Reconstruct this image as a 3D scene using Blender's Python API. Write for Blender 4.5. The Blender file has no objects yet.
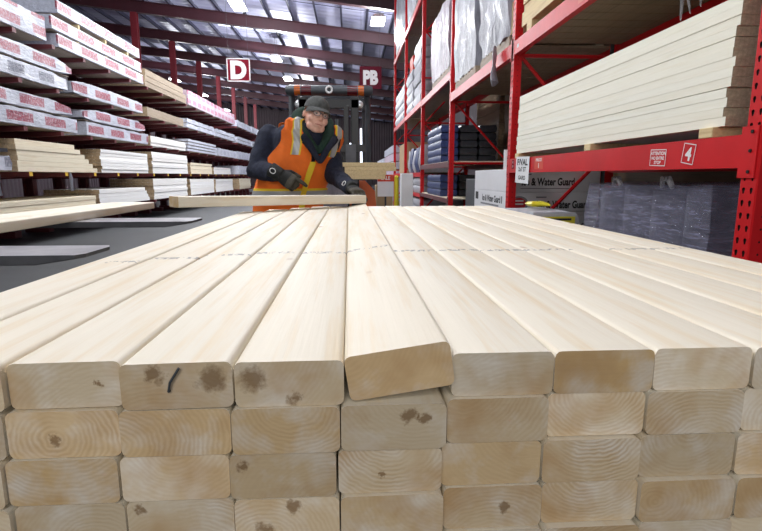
import bpy, bmesh, math, random
from mathutils import Vector, Matrix, noise, Euler
random.seed(7)
PI = math.pi
C = bpy.context.scene.collection
sc = bpy.context.scene
R = math.radians

# ------------------------------------------------------------------ materials
def new_mat(name):
    m = bpy.data.materials.new(name); m.use_nodes = True
    nt = m.node_tree; nt.nodes.clear()
    out = nt.nodes.new('ShaderNodeOutputMaterial'); b = nt.nodes.new('ShaderNodeBsdfPrincipled')
    nt.links.new(b.outputs[0], out.inputs[0])
    return m, nt, b
class N:
    """tiny node helper"""
    def __init__(s, nt): s.nt = nt
    def n(s, t, **k):
        x = s.nt.nodes.new(t)
        for a, v in k.items(): setattr(x, a, v)
        return x
    def link(s, a, b): s.nt.links.new(a, b)
    def put(s, sock, v):
        if v is None: return
        if hasattr(v, 'is_linked'): s.link(v, sock)
        else: sock.default_value = v
    def math(s, op, a, b=None, c=None, clamp=False):
        x = s.n('ShaderNodeMath', operation=op); x.use_clamp = clamp
        s.put(x.inputs[0], a); s.put(x.inputs[1], b)
        if c is not None: s.put(x.inputs[2], c)
        return x.outputs[0]
    def obj(s): return s.n('ShaderNodeTexCoord').outputs['Object']
    def mapping(s, v, scale=(1, 1, 1), loc=(0, 0, 0)):
        x = s.n('ShaderNodeMapping'); s.link(v, x.inputs['Vector'])
        s.put(x.inputs['Scale'], scale); s.put(x.inputs['Location'], loc); return x.outputs[0]
    def noise(s, v, scale=5, detail=3, rough=.5, w=None):
        x = s.n('ShaderNodeTexNoise')
        if w is not None:
            x.noise_dimensions = '4D'; s.put(x.inputs['W'], w)
        if v is not None: s.link(v, x.inputs['Vector'])
        x.inputs['Scale'].default_value = scale; x.inputs['Detail'].default_value = detail; x.inputs['Roughness'].default_value = rough
        return x.outputs['Fac']
    def ramp(s, f, stops, interp='LINEAR'):
        x = s.n('ShaderNodeValToRGB'); x.color_ramp.interpolation = interp
        e = x.color_ramp.elements
        while len(e) < len(stops): e.new(.5)
        for i, (p, c) in enumerate(stops):
            e[i].position = p; e[i].color = (*c, 1) if len(c) == 3 else c
        s.put(x.inputs[0], f); return x.outputs[0]
    def mix(s, f, a, b, blend='MIX'):
        x = s.n('ShaderNodeMix', data_type='RGBA', blend_type=blend)
        s.put(x.inputs[0], f)
        for i, v in ((6, a), (7, b)):
            if isinstance(v, tuple): v = (*v, 1) if len(v) == 3 else v
            s.put(x.inputs[i], v)
        return x.outputs[2]
    def sep(s, v):
        x = s.n('ShaderNodeSeparateXYZ'); s.link(v, x.inputs[0]); return x.outputs
    def comb(s, a, b, c):
        x = s.n('ShaderNodeCombineXYZ')
        for i, v in enumerate((a, b, c)): s.put(x.inputs[i], v)
        return x.outputs[0]
    def bump(s, h, strength=.3, dist=.01):
        x = s.n('ShaderNodeBump'); x.inputs['Strength'].default_value = strength; x.inputs['Distance'].default_value = dist
        s.link(h, x.inputs['Height']); return x.outputs[0]
    def rand(s): return s.n('ShaderNodeObjectInfo').outputs['Random']
    def attr(s, name): 
        x = s.n('ShaderNodeAttribute', attribute_type='OBJECT', attribute_name=name); return x.outputs['Fac']

def simple(name, col, rough=.6, metal=0., var=.12, scale=6., bump=0., bscale=40., bdist=.004, alpha=None, emit=None, spec=None, coat=0):
    m, nt, b = new_mat(name); h = N(nt); o = h.obj()
    f = h.noise(o, scale, 4, .6)
    lo = tuple(max(0, c * (1 - var)) for c in col); hi = tuple(min(1, c * (1 + var)) for c in col)
    h.link(h.ramp(f, [(.25, lo), (.75, hi)]), b.inputs['Base Color'])
    b.inputs['Roughness'].default_value = rough; b.inputs['Metallic'].default_value = metal
    if bump: h.link(h.bump(h.noise(o, bscale, 4, .6), bump, bdist), b.inputs['Normal'])
    if alpha is not None: b.inputs['Alpha'].default_value = alpha
    if spec is not None: b.inputs['Specular IOR Level'].default_value = spec
    if coat: b.inputs['Coat Weight'].default_value = coat
    if emit:
        b.inputs['Emission Color'].default_value = (*emit[0], 1); b.inputs['Emission Strength'].default_value = emit[1]
    return m

def pine(name, base=(.87, .81, .69), dark=(.81, .67, .47), stamp=None, knots=True):
    m, nt, b = new_mat(name); h = N(nt); o = h.obj(); r = h.rand()
    off = h.math('MULTIPLY', r, 37.0)
    st = h.mapping(o, (9, .55, 9))
    g = h.noise(st, 6, 5, .6, off)
    fine = h.noise(h.mapping(o, (60, 1.2, 60)), 4, 3, .5, off)
    col = h.ramp(g, [(.3, dark), (.52, base), (.8, tuple(min(1, c * 1.05) for c in base))])
    col = h.mix(h.math('MULTIPLY', fine, .13), col, tuple(c * .8 for c in dark))
    warm = h.math('MULTIPLY', r, .11)
    col = h.mix(warm, col, (.80, .62, .38))
    if knots:
        v = h.n('ShaderNodeTexVoronoi', voronoi_dimensions='4D', feature='F1')
        h.link(h.mapping(o, (5.5, 2.6, 5.5)), v.inputs['Vector']); h.link(off, v.inputs['W']); v.inputs['Scale'].default_value = 2.1
        k = h.ramp(h.math('ADD', v.outputs['Distance'], h.math('MULTIPLY', g, .06)), [(.105, (1, 1, 1)), (.17, (0, 0, 0))])
        col = h.mix(h.math('MULTIPLY', k, .75), col, (.36, .17, .06))
    if stamp is not None:
        s = h.sep(o)
        d = h.math('ABSOLUTE', h.math('SUBTRACT', s[1], stamp))
        band = h.math('LESS_THAN', d, .011)
        letters = h.math('GREATER_THAN', h.noise(h.mapping(o, (150, 60, 20)), 1.0, 2, .5, off), .51)
        broken = h.math('GREATER_THAN', h.noise(h.mapping(o, (12, 3, 1)), 1.0, 1, .5, off), .40)
        f = h.math('MULTIPLY', h.math('MULTIPLY', band, letters), h.math('MULTIPLY', broken, .6))
        col = h.mix(f, col, (.12, .11, .13))
    h.link(col, b.inputs['Base Color'])
    b.inputs['Roughness'].default_value = .62; b.inputs['Specular IOR Level'].default_value = .3
    h.link(h.bump(h.math('ADD', fine, g), .25, .002), b.inputs['Normal'])
    return m

def end_grain(name):
    """growth rings round a pith whose place is read from the object, blotches, two knots, a warm or grey tint"""
    m, nt, b = new_mat(name); h = N(nt); o = h.obj(); r = h.rand(); s = h.sep(o)
    off = h.math('MULTIPLY', r, 53.0)
    A = h.attr
    wob = h.math('MULTIPLY', h.math('SUBTRACT', h.noise(o, 28, 3, .6, off), .5), .016)
    dx = h.math('SUBTRACT', s[0], A('ring_x')); dz = h.math('SUBTRACT', s[2], A('ring_z'))
    dist = h.math('ADD', h.math('SQRT', h.math('ADD', h.math('MULTIPLY', dx, dx), h.math('MULTIPLY', h.math('MULTIPLY', dz, dz), 1.25))), wob)
    ring = h.math('SINE', h.math('MULTIPLY', dist, 1500.))
    ring = h.math('MULTIPLY_ADD', ring, .5, .5)
    mod = h.noise(o, 18, 3, .6, off)
    rc = h.math('MULTIPLY', h.math('MULTIPLY', ring, A('ring_k')), h.math('MULTIPLY_ADD', mod, 3.0, -1.0), clamp=True)
    grey = (.66, .57, .43); warm = (.70, .47, .22)
    base = h.mix(A('warm'), grey, warm)
    blotch = h.noise(o, 22, 4, .6, off)
    base = h.mix(h.ramp(blotch, [(.45, (0, 0, 0)), (.66, (.85, .85, .85))]), base, (.80, .74, .66))
    base = h.mix(h.ramp(h.noise(o, 15, 3, .6, h.math('ADD', off, 9.0)), [(.47, (0, 0, 0)), (.70, (.9, .9, .9))]), base, (.52, .33, .16))
    col = h.mix(h.math('MULTIPLY', rc, .7), base, (.44, .27, .13))
    kw = h.math('MULTIPLY', h.math('SUBTRACT', h.noise(o, 130, 4, .7, off), .5), .022)
    for kx, kz, kr in (('k1x', 'k1z', 'k1r'), ('k2x', 'k2z', 'k2r')):
        a = h.math('SUBTRACT', s[0], A(kx)); c = h.math('SUBTRACT', s[2], A(kz))
        dd = h.math('ADD', h.math('SQRT', h.math('ADD', h.math('MULTIPLY', a, a), h.math('MULTIPLY', c, c))), kw)
        q = h.math('DIVIDE', dd, h.math('MAXIMUM', A(kr), .0001))
        f = h.ramp(q, [(.5, (.85, .85, .85)), (.95, (.12, .12, .12)), (1.5, (0, 0, 0))] if False else [(.45, (.8, .8, .8)), (.8, (.3, .3, .3)), (1., (0, 0, 0))])
        f = h.math('MULTIPLY', f, h.math('GREATER_THAN', A(kr), .0005))
        col = h.mix(f, col, (.20, .11, .045))
    saw = h.noise(h.mapping(o, (40, 40, 320)), 1., 2, .5, off)
    col = h.mix(h.math('MULTIPLY', saw, .18), col, (.42, .32, .2))
    tone = h.math('MULTIPLY_ADD', h.math('FRACT', h.math('MULTIPLY', r, 91.7)), .34, .74)
    tn = h.n('ShaderNodeVectorMath', operation='SCALE'); h.link(col, tn.inputs[0]); h.link(tone, tn.inputs['Scale']); col = tn.outputs[0]
    h.link(col, b.inputs['Base Color']); b.inputs['Roughness'].default_value = .8; b.inputs['Specular IOR Level'].default_value = .2
    h.link(h.bump(h.math('ADD', saw, rc), .3, .001), b.inputs['Normal'])
    return m

def wrap_print(name, ink=(.30, .012, .04), white=(.54, .56, .64), period=.95, on=.66, amount=.9):
    """white film printed with blocks of coloured lettering along its length"""
    m, nt, b = new_mat(name); h = N(nt); o = h.obj(); s = h.sep(o); r = h.rand()
    y = h.math('ADD', s[1], h.math('MULTIPLY', r, 3.0))
    fy = h.math('FRACT', h.math('DIVIDE', y, period))
    blk = h.math('LESS_THAN', fy, on)
    zf = h.math('FRACT', h.math('DIVIDE', s[2], .26))
    inz = h.math('MULTIPLY', h.math('GREATER_THAN', zf, .2), h.math('LESS_THAN', zf, .74))
    letters = h.ramp(h.noise(h.mapping(o, (1, 34, 20)), 1.0, 2, .6), [(.36, (.5, .5, .5)), (.5, (1, 1, 1))])
    front = h.math('MULTIPLY', blk, h.math('GREATER_THAN', s[0], -.03))
    f = h.math('MULTIPLY', h.math('MULTIPLY', front, inz), h.math('MULTIPLY', letters, amount))
    cr = h.noise(h.mapping(o, (7, 3, 9)), 2.0, 5, .65)
    col = h.mix(f, h.ramp(cr, [(.3, tuple(c * .78 for c in white)), (.6, white)]), ink)
    h.link(col, b.inputs['Base Color']); b.inputs['Roughness'].default_value = .38
    h.link(h.bump(cr, .6, .03), b.inputs['Normal'])
    return m

def film(name, col=(.82, .80, .84), alpha=1., rough=.25, stretch=(3, 3, 1), strength=.6, tint=None):
    m, nt, b = new_mat(name); h = N(nt); o = h.obj()
    cr = h.noise(h.mapping(o, stretch), 5, 6, .65)
    c2 = h.noise(h.mapping(o, (stretch[0] * .8, stretch[1] * .8, stretch[2] * .6)), 1.6, 6, .72)
    lo = tint or tuple(c * .5 for c in col)
    h.link(h.ramp(c2, [(.38, lo), (.58, col)]), b.inputs['Base Color']); b.inputs['Roughness'].default_value = rough
    b.inputs['Specular IOR Level'].default_value = .2 if alpha >= 1 else .5
    if alpha < 1:
        h.link(h.math('MULTIPLY', h.ramp(cr, [(.35, (.35, .35, .35)), (.75, (1, 1, 1))]), alpha * 1.4), b.inputs['Alpha'])
    h.link(h.bump(cr, strength, .03), b.inputs['Normal'])
    return m

M = dict(
    pine=pine('pine_face'), pine_top=pine('pine_face_stamped', stamp=.60), end=end_grain('pine_end_grain'),
    lumber=pine('stored_lumber_face', (.84, .77, .60), (.74, .63, .45), knots=False),
    lumber_white=pine('primed_lumber_face', (.88, .88, .87), (.83, .82, .79), knots=False),
    lumber_brown=pine('weathered_lumber_face', (.36, .29, .22), (.24, .18, .13), knots=False),
    lumber_yellow=pine('yellow_lumber_face', (.74, .58, .32), (.58, .42, .22), knots=False),
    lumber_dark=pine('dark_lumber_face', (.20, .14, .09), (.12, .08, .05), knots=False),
    panel=pine('panel_face', (.90, .885, .77), (.86, .83, .69), knots=False),
    panel_edge=simple('panel_cut_edge', (.46, .41, .29), .9, var=.35, scale=60, bump=.4, bscale=150),
    lumber_end=simple('stored_lumber_end', (.42, .31, .19), .85, var=.35, scale=24, bump=.2),
    rack_red=simple('rack_red_paint', (.56, .010, .014), .42, var=.14, scale=3, spec=.22),
    column_red=simple('column_maroon_paint', (.16, .014, .022), .5, var=.15, scale=2), rack_dark=simple('arm_maroon_paint', (.12, .022, .026), .5, var=.2, scale=4),
    yellow=simple('yellow_tip_paint', (.72, .45, .04), .5),
    hole=simple('shadowed_steel', (.01, .008, .008), .9, var=0),
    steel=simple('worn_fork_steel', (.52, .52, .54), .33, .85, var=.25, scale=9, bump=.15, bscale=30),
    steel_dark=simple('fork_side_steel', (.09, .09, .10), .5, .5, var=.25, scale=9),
    black=simple('black_paint', (.015, .015, .017), .42),
    dark_grey=simple('dark_grey_paint', (.062, .070, .080), .45, .2),
    orange=simple('forklift_orange_paint', (.75, .13, .02), .35, var=.06, coat=.3),
    rubber=simple('tyre_rubber', (.012, .012, .012), .85),
    amber=simple('amber_lens', (.60, .13, .015), .25, var=.05), red_lens=simple('red_lens', (.11, .010, .016), .25, var=.05),
    chrome=simple('lamp_glass', (.75, .76, .78), .12, .6, var=.05),
    white=simple('white_paint', (.80, .80, .80), .5, var=.03), sign_red=simple('sign_red', (.20, .006, .02), .7, spec=.15, var=.05),
    sign_maroon=simple('sign_maroon', (.11, .008, .02), .7, spec=.15, var=.05),
    label_red=simple('label_red', (.62, .05, .02), .5, var=.05), paper=simple('white_paper', (.78, .79, .80), .7, var=.03),
    ink=simple('black_ink', (.02, .02, .022), .7, var=0), red_ink=simple('red_ink', (.5, .02, .03), .7, var=0),
    grey_ink=simple('grey_ink', (.22, .22, .24), .7, var=0),
    carton=simple('white_carton', (.72, .72, .74), .7, var=.05, scale=3), carton_grey=simple('pale_carton', (.56, .54, .53), .75, var=.08, scale=3),
    kraft=simple('kraft_carton', (.45, .31, .17), .8, var=.12, scale=3), charcoal=simple('charcoal_carton', (.05, .052, .06), .7),
    blue=simple('blue_plastic', (.03, .09, .34), .4), blue_bag=simple('blue_bag', (.025, .045, .15), .4, var=.4, scale=14, bump=.4, bscale=14),
    black_bag=simple('black_bag', (.03, .032, .04), .35, var=.4, scale=14, bump=.5, bscale=16),
    white_bag=simple('white_bag', (.40, .40, .44), .45, var=.2, scale=8, bump=.5, bscale=12, bdist=.02),
    yellow_ink=simple('yellow_print', (.72, .62, .03), .5, var=.05),
    roll=simple('roll_wrapping', (.055, .055, .085), .55, var=.5, scale=7),
    print_red=wrap_print('red_printed_wrap'), print_pink=wrap_print('pink_printed_wrap', (.55, .06, .18), (.70, .56, .66), .55, .75, .75),
    print_black=wrap_print('black_printed_wrap', (.06, .06, .10), (.58, .60, .68), .8, .5, .7), print_grey=wrap_print('plain_wrap', (.42, .43, .52), (.64, .66, .75), .6, .5, .5),
    film_white=film('white_stretch_wrap', (.34, .34, .39), rough=.32, stretch=(4, 4, 1.2)),
    film_pink=film('pinkish_stretch_wrap', (.35, .31, .36), rough=.32, stretch=(4, 4, 1.2), tint=(.22, .13, .18)),
    film_clear=film('clear_stretch_wrap', (.40, .40, .56), alpha=.52, rough=.14, stretch=(2, 2, 22), strength=.8),
    film_scrap=film('torn_clear_film', (.80, .80, .84), alpha=.6, rough=.2, stretch=(20, 20, 4)),
    roof_steel=simple('rafter_maroon_paint', (.050, .012, .018), .5, var=.15, scale=2), purlin=simple('purlin_grey_paint', (.05, .05, .085), .5),
    skin=None,
)
# corrugated roof lining, asphalt, walls
m, nt, b = new_mat('roof_lining'); h = N(nt); o = h.obj()
w = h.math('SINE', h.math('MULTIPLY', h.sep(o)[1], 12.0))
h.link(h.ramp(h.noise(o, .8, 3, .6), [(.3, (.50, .50, .72)), (.7, (.68, .68, .86))]), b.inputs['Base Color'])
b.inputs['Roughness'].default_value = .48; b.inputs['Metallic'].default_value = .12; h.link(h.bump(w, .35, .03), b.inputs['Normal']); M['roof'] = m
m, nt, b = new_mat('dark_asphalt'); h = N(nt); o = h.obj()
h.link(h.mix(h.ramp(h.noise(o, 90, 3, .6), [(.4, (0, 0, 0)), (.75, (.5, .5, .5))]), h.ramp(h.noise(o, .9, 5, .6), [(.3, (.024, .026, .028)), (.7, (.042, .044, .046))]), (.08, .08, .084)), b.inputs['Base Color'])
b.inputs['Roughness'].default_value = .62; h.link(h.bump(h.noise(o, 140, 3, .6), .3, .004), b.inputs['Normal']); M['floor'] = m
m, nt, b = new_mat('maroon_cladding'); h = N(nt); o = h.obj(); s_ = h.sep(o)
w = h.math('SINE', h.math('MULTIPLY', h.math('ADD', s_[0], s_[1]), 20.0))
h.link(h.ramp(h.noise(o, .6, 3, .6), [(.3, (.055, .035, .045)), (.7, (.085, .055, .065))]), b.inputs['Base Color']); b.inputs['Roughness'].default_value = .55
h.link(h.bump(w, .5, .04), b.inputs['Normal']); M['wall'] = m
M['daylight'] = simple('daylit_glazing', (.8, .85, .95), .4, var=.02, emit=((.80, .88, 1.0), 2.4))
M['tube'] = simple('lit_lamp_panel', (1, 1, 1), .4, var=0, emit=((.93, .96, 1.0), 14.0))
# clothing and skin
M['navy'] = simple('navy_fleece', (.014, .018, .038), .92, var=.4, scale=40, bump=.6, bscale=90)
M['green'] = simple('dark_green_fleece', (.010, .034, .022), .92, var=.35, scale=40, bump=.6, bscale=90)
M['hivis'] = simple('orange_mesh_fabric', (.95, .18, .015), .75, var=.10, scale=14, bump=.4, bscale=26, bdist=.012)
M['lime'] = simple('yellow_tape', (.90, .62, .03), .6, var=.05)
M['silver'] = simple('reflective_tape', (.47, .47, .47), .35, .3, var=.08)
M['glove'] = simple('black_glove_fabric', (.018, .019, .018), .8, var=.35, scale=60, bump=.4)
M['glove_palm'] = simple('olive_glove_leather', (.075, .066, .048), .7, var=.3, scale=60, bump=.4)
M['cap'] = simple('grey_cap_cloth', (.085, .088, .085), .9, var=.35, scale=60, bump=.4, bscale=120)
M['trouser'] = simple('dark_denim', (.02, .022, .03), .9)
M['boot'] = simple('brown_boot_leather', (.06, .035, .02), .6)
M['eye'] = simple('eye_white', (.50, .45, .42), .2, var=0); M['iris'] = simple('dark_iris', (.05, .03, .02), .2, var=0)
M['brow'] = simple('brown_hair', (.10, .05, .03), .8); M['lip'] = simple('lip_skin', (.50, .17, .14), .5)
M['lens'] = simple('spectacle_lens', (.8, .8, .85), .05, var=0, alpha=.18)
m, nt, b = new_mat('fair_skin'); h = N(nt); o = h.obj()
h.link(h.ramp(h.noise(o, 26, 4, .6), [(.3, (.74, .38, .29)), (.7, (.84, .52, .41))]), b.inputs['Base Color']); b.inputs['Roughness'].default_value = .45
b.inputs['Subsurface Weight'].default_value = .08; b.inputs['Subsurface Radius'].default_value = (.02, .008, .004); M['skin'] = m

# ------------------------------------------------------------------ mesh builder
class MB:
    def __init__(s): s.v = []; s.f = []; s.m = []; s.sm = []
    def add(s, vs, fs, mat=0, smooth=False, mx=None):
        k = len(s.v)
        s.v += [tuple(mx @ Vector(p)) if mx else tuple(p) for p in vs]
        s.f += [tuple(i + k for i in f) for f in fs]
        s.m += ([mat] * len(fs) if isinstance(mat, int) else list(mat)); s.sm += [smooth] * len(fs)
        return s
    def box(s, a, b, mat=0, mx=None):
        (x0, y0, z0), (x1, y1, z1) = [tuple(min(p, q) for p, q in zip(a, b)), tuple(max(p, q) for p, q in zip(a, b))]
        v = [(x0, y0, z0), (x1, y0, z0), (x1, y1, z0), (x0, y1, z0), (x0, y0, z1), (x1, y0, z1), (x1, y1, z1), (x0, y1, z1)]
        # faces: bottom top front(-y) right back left
        return s.add(v, [(0, 3, 2, 1), (4, 5, 6, 7), (0, 1, 5, 4), (1, 2, 6, 5), (2, 3, 7, 6), (3, 0, 4, 7)], mat, False, mx)
    def prism(s, pts, y0, y1, mat=0, endmat=None, mx=None, smooth=False):
        """outline in x,z swept along y"""
        n = len(pts); em = mat if endmat is None else endmat
        v = [(x, y0, z) for x, z in pts] + [(x, y1, z) for x, z in pts]
        f = [(i, (i + 1) % n, n + (i + 1) % n, n + i) for i in range(n)]
        s.add(v, f, mat, smooth, mx); s.add(v, [tuple(range(n - 1, -1, -1)), tuple(range(n, 2 * n))], em, False, mx); return s
    def loft(s, rings, mat=0, caps=True, closed=True, smooth=True, mx=None):
        n = len(rings[0]); v = [p for r in rings for p in r]; f = []
        for i in range(len(rings) - 1):
            for j in range(n if closed else n - 1):
                f.append((i * n + j, i * n + (j + 1) % n, (i + 1) * n + (j + 1) % n, (i + 1) * n + j))
        if caps: f += [tuple(range(n - 1, -1, -1)), tuple(range((len(rings) - 1) * n, len(rings) * n))]
        return s.add(v, f, mat, smooth, mx)
    def tube(s, path, rad, n=10, mat=0, caps=True, flat=1.0, mx=None, round_ends=False):
        P = [Vector(p) for p in path]; rad = rad if isinstance(rad, (list, tuple)) else [rad] * len(P); rad = list(rad)
        if round_ends:
            d0 = (P[0] - P[1]).normalized(); d1 = (P[-1] - P[-2]).normalized()
            r0, r1 = rad[0], rad[-1]
            P = [P[0] + d0 * r0 * .98, P[0] + d0 * r0 * .7] + P + [P[-1] + d1 * r1 * .7, P[-1] + d1 * r1 * .98]
            rad = [r0 * .2, r0 * .71] + rad + [r1 * .71, r1 * .2]
        rings = []; u = None
        for i, p in enumerate(P):
            t = (P[min(i + 1, len(P) - 1)] - P[max(i - 1, 0)]).normalized()
            if u is None: u = t.orthogonal().normalized()
            u = (u - t * u.dot(t)).normalized(); w = t.cross(u)
            rings.append([tuple(p + (u * math.cos(a) + w * math.sin(a) * flat) * rad[i]) for a in [2 * PI * k / n for k in range(n)]])
        return s.loft(rings, mat, caps, mx=mx)
    def cyl(s, c, r, z0, z1, n=20, mat=0, axis='z', mx=None):
        f = lambda a, z: {'z': (c[0] + r * math.cos(a), c[1] + r * math.sin(a), z), 'y': (c[0] + r * math.cos(a), z, c[1] + r * math.sin(a)), 'x': (z, c[0] + r * math.cos(a), c[1] + r * math.sin(a))}[axis]
        A = [2 * PI * k / n for k in range(n)]
        return s.loft([[f(a, z0) for a in A], [f(a, z1) for a in A]], mat, True, mx=mx)
    def ball(s, c, r, n=16, mat=0, mx=None):
        r = r if isinstance(r, (tuple, list)) else (r, r, r); rings = []
        for i in range(n // 2 + 1):
            t = max(.04, min(PI - .04, PI * i / (n // 2)))
            rings.append([(c[0] + r[0] * math.sin(t) * math.cos(a), c[1] + r[1] * math.sin(t) * math.sin(a), c[2] - r[2] * math.cos(t)) for a in [2 * PI * k / n for k in range(n)]])
        return s.loft(rings, mat, mx=mx)
    def build(s, name, mats, parent=None, loc=None, rot=None, angle=40):
        me = bpy.data.meshes.new(name); me.from_pydata(s.v, [], s.f)
        mats = mats if isinstance(mats, (list, tuple)) else [mats]
        for q in mats: me.materials.append(M[q] if isinstance(q, str) else q)
        me.polygons.foreach_set('material_index', s.m); me.polygons.foreach_set('use_smooth', s.sm)
        bm = bmesh.new(); bm.from_mesh(me); bmesh.ops.recalc_face_normals(bm, faces=bm.faces); bm.to_mesh(me); bm.free()
        if any(s.sm): me.set_sharp_from_angle(angle=R(angle))
        me.update()
        o = bpy.data.objects.new(name, me); C.objects.link(o); o.parent = parent
        if loc is not None: o.location = loc
        if rot is not None: o.rotation_euler = rot
        return o

def tag(o, label, cat, group=None, kind=None):
    o['label'] = label; o['category'] = cat
    if group: o['group'] = group
    if kind: o['kind'] = kind
    return o
def thing(name, label, cat, loc=(0, 0, 0), rz=0, group=None):
    o = bpy.data.objects.new(name, None); C.objects.link(o); o.empty_display_size = .1
    o.location = loc; o.rotation_euler = (0, 0, rz)
    return tag(o, label, cat, group)
def struct(name, mb, mats):
    o = mb.build(name, mats); o['kind'] = 'structure'; return o
def dup(o, loc=None, parent=None, label=None, rz=None):
    c = o.copy(); C.objects.link(c)
    if parent is not None: c.parent = parent
    if loc is not None: c.location = loc
    if rz is not None: c.rotation_euler = (0, 0, rz)
    if label: c['label'] = label
    for ch in list(o.children): dup(ch, None, c)
    return c
def bevel(o, w=.006, seg=2):
    q = o.modifiers.new('edges', 'BEVEL'); q.width = w; q.segments = seg; q.limit_method = 'ANGLE'; return o
_txt = {}
def text(mb, s, size, mx, mat, bold=0.0, sx=1.0):
    """flat lettering centred on mx's origin, in its x,y plane"""
    key = (s, bold)
    if key not in _txt:
        cu = bpy.data.curves.new('lettering', 'FONT'); cu.body = s; cu.align_x = 'CENTER'; cu.align_y = 'CENTER'; cu.offset = bold; cu.resolution_u = 4
        ob = bpy.data.objects.new('lettering', cu); C.objects.link(ob)
        me = bpy.data.meshes.new_from_object(ob.evaluated_get(bpy.context.evaluated_depsgraph_get()))
        vs = [tuple(v.co) for v in me.vertices]
        xs = [v[0] for v in vs]; ys = [v[1] for v in vs]; cx = (min(xs) + max(xs)) / 2; cy = (min(ys) + max(ys)) / 2
        _txt[key] = ([(x - cx, y - cy, z) for x, y, z in vs], [tuple(p.vertices) for p in me.polygons])
        C.objects.unlink(ob); bpy.data.objects.remove(ob); bpy.data.curves.remove(cu); bpy.data.meshes.remove(me)
    v, f = _txt[key]
    mb.add([(x * size * sx, y * size, 0) for x, y, z in v], f, mat, False, mx)
def facing(p, normal, up=(0, 0, 1)):
    """matrix whose z axis is normal and whose y axis is up, at p"""
    z = Vector(normal).normalized(); x = Vector(up).cross(z).normalized(); y = z.cross(x)
    m_ = Matrix((x, y, z)).transposed().to_4x4(); m_.translation = Vector(p); return m_

# ------------------------------------------------------------------ the building
floor = MB().box((-17, -9, -.1), (7.5, 66, 0)); struct('floor', floor, 'floor')
roofz = lambda x: 1.1 + 7.25 - .108 * x
RF = MB(); RF.add([(-17, -9, roofz(-17)), (7.5, -9, roofz(7.5)), (7.5, 66, roofz(7.5)), (-17, 66, roofz(-17)),
                   (-17, -9, roofz(-17) + .1), (7.5, -9, roofz(7.5) + .1), (7.5, 66, roofz(7.5) + .1), (-17, 66, roofz(-17) + .1)],
                  [(0, 1, 2, 3), (4, 7, 6, 5), (0, 4, 5, 1), (1, 5, 6, 2), (2, 6, 7, 3), (3, 7, 4, 0)])
struct('ceiling', RF, 'roof')
struct('wall_left', MB().box((-17.2, -9, 0), (-17, 66, 10.2)), 'wall')
struct('wall_right', MB().box((7.5, -9, 0), (7.7, 66, 7.6)), 'wall')
struct('wall_back', MB().box((-17, 66, 0), (7.5, 66.2, 10.2)), 'wall')
fw = MB(); fw.box((-17, -9.2, 0), (-7, -9, 10.2)).box((6, -9.2, 0), (7.5, -9, 7.6)).box((-7, -9.2, 5.2), (6, -9, 9.0)); struct('wall_front', fw, 'wall')
for i, (x0, x1, z0, z1) in enumerate([(-1.5, -.3, 2.9, 5.2), (1.45, 2.5, 2.2, 7.0), (.1, .9, 2.9, 5.2), (-4.6, -2.2, 3.0, 3.7)]):
    struct('window_%d' % (i + 1), MB().box((x0, 65.9, z0), (x1, 65.98, z1)), 'daylight')
# rafters: tapered I sections crossing the building
for k, y in enumerate([-5.0, .2, 5.4, 10.6, 15.8, 21.0, 26.2, 31.4, 36.6, 41.8, 47.0, 52.2, 57.4]):
    a = MB(); zb = lambda x: roofz(x) - .24
    for (d0, d1, w) in ((0, .03, .13), (.03, .50, .012), (.50, .53, .13)):
        x0, x1 = -17, 7.5
        a.add([(x0, y - w, zb(x0) - d1), (x1, y - w, zb(x1) - d1), (x1, y + w, zb(x1) - d1), (x0, y + w, zb(x0) - d1),
               (x0, y - w, zb(x0) - d0), (x1, y - w, zb(x1) - d0), (x1, y + w, zb(x1) - d0), (x0, y + w, zb(x0) - d0)],
              [(0, 3, 2, 1), (4, 5, 6, 7), (0, 1, 5, 4), (1, 2, 6, 5), (2, 3, 7, 6), (3, 0, 4, 7)])
    struct('beam_rafter' if not k else 'beam_rafter.%03d' % k, a, 'roof_steel')
    if y > 24:
        c = MB(); zt = zb(-10) - .53
        c.box((-10.15, y - .12, 0), (-9.85, y - .10, zt)).box((-10.15, y + .10, 0), (-9.85, y + .12, zt)).box((-10.01, y - .10, 0), (-9.99, y + .10, zt))
        struct('column_roof' if y < 27 else 'column_roof.%03d' % k, c, 'column_red')
for k in range(21):
    x = -16.4 + 1.15 * k; z = roofz(x)
    a = MB().box((x - .012, -9, z - .23), (x + .012, 66, z - .01)).box((x - .012, -9, z - .23), (x + .07, 66, z - .21))
    struct('beam_purlin' if not k else 'beam_purlin.%03d' % k, a, 'purlin')
for k, y in enumerate([23.6, 28.9, 34.0, 39.2]):
    a = MB(); a.tube([(-17, y, roofz(-17) - .12), (7.5, y, roofz(7.5) - .12)], .018, 6)
    struct('trim_sag_rod' if not k else 'trim_sag_rod.%03d' % k, a, 'purlin')
for i, (x0, x1, y0, y1) in enumerate([(-6.9, -5.75, 28.7, 29.6), (-5.65, -4.6, 28.7, 29.6), (-4.5, -3.45, 28.7, 29.6)]):
    a = MB(); a.add([(x0, y0, roofz(x0) - .012), (x1, y0, roofz(x1) - .012), (x1, y1, roofz(x1) - .012), (x0, y1, roofz(x0) - .012)], [(0, 1, 2, 3)])
    a.add([(x0, y0, roofz(x0) - .002), (x1, y0, roofz(x1) - .002), (x1, y1, roofz(x1) - .002), (x0, y1, roofz(x0) - .002)], [(0, 1, 2, 3)])
    struct('window_%d' % (i + 5), a, 'daylight')
cb = MB(); cb.box((3.1, 12.0, 0), (3.5, 12.03, 7.2)).box((3.1, 12.3, 0), (3.5, 12.33, 7.2)).box((3.29, 12.03, 0), (3.31, 12.3, 7.2)); struct('column_roof.100', cb, 'roof_steel')

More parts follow.
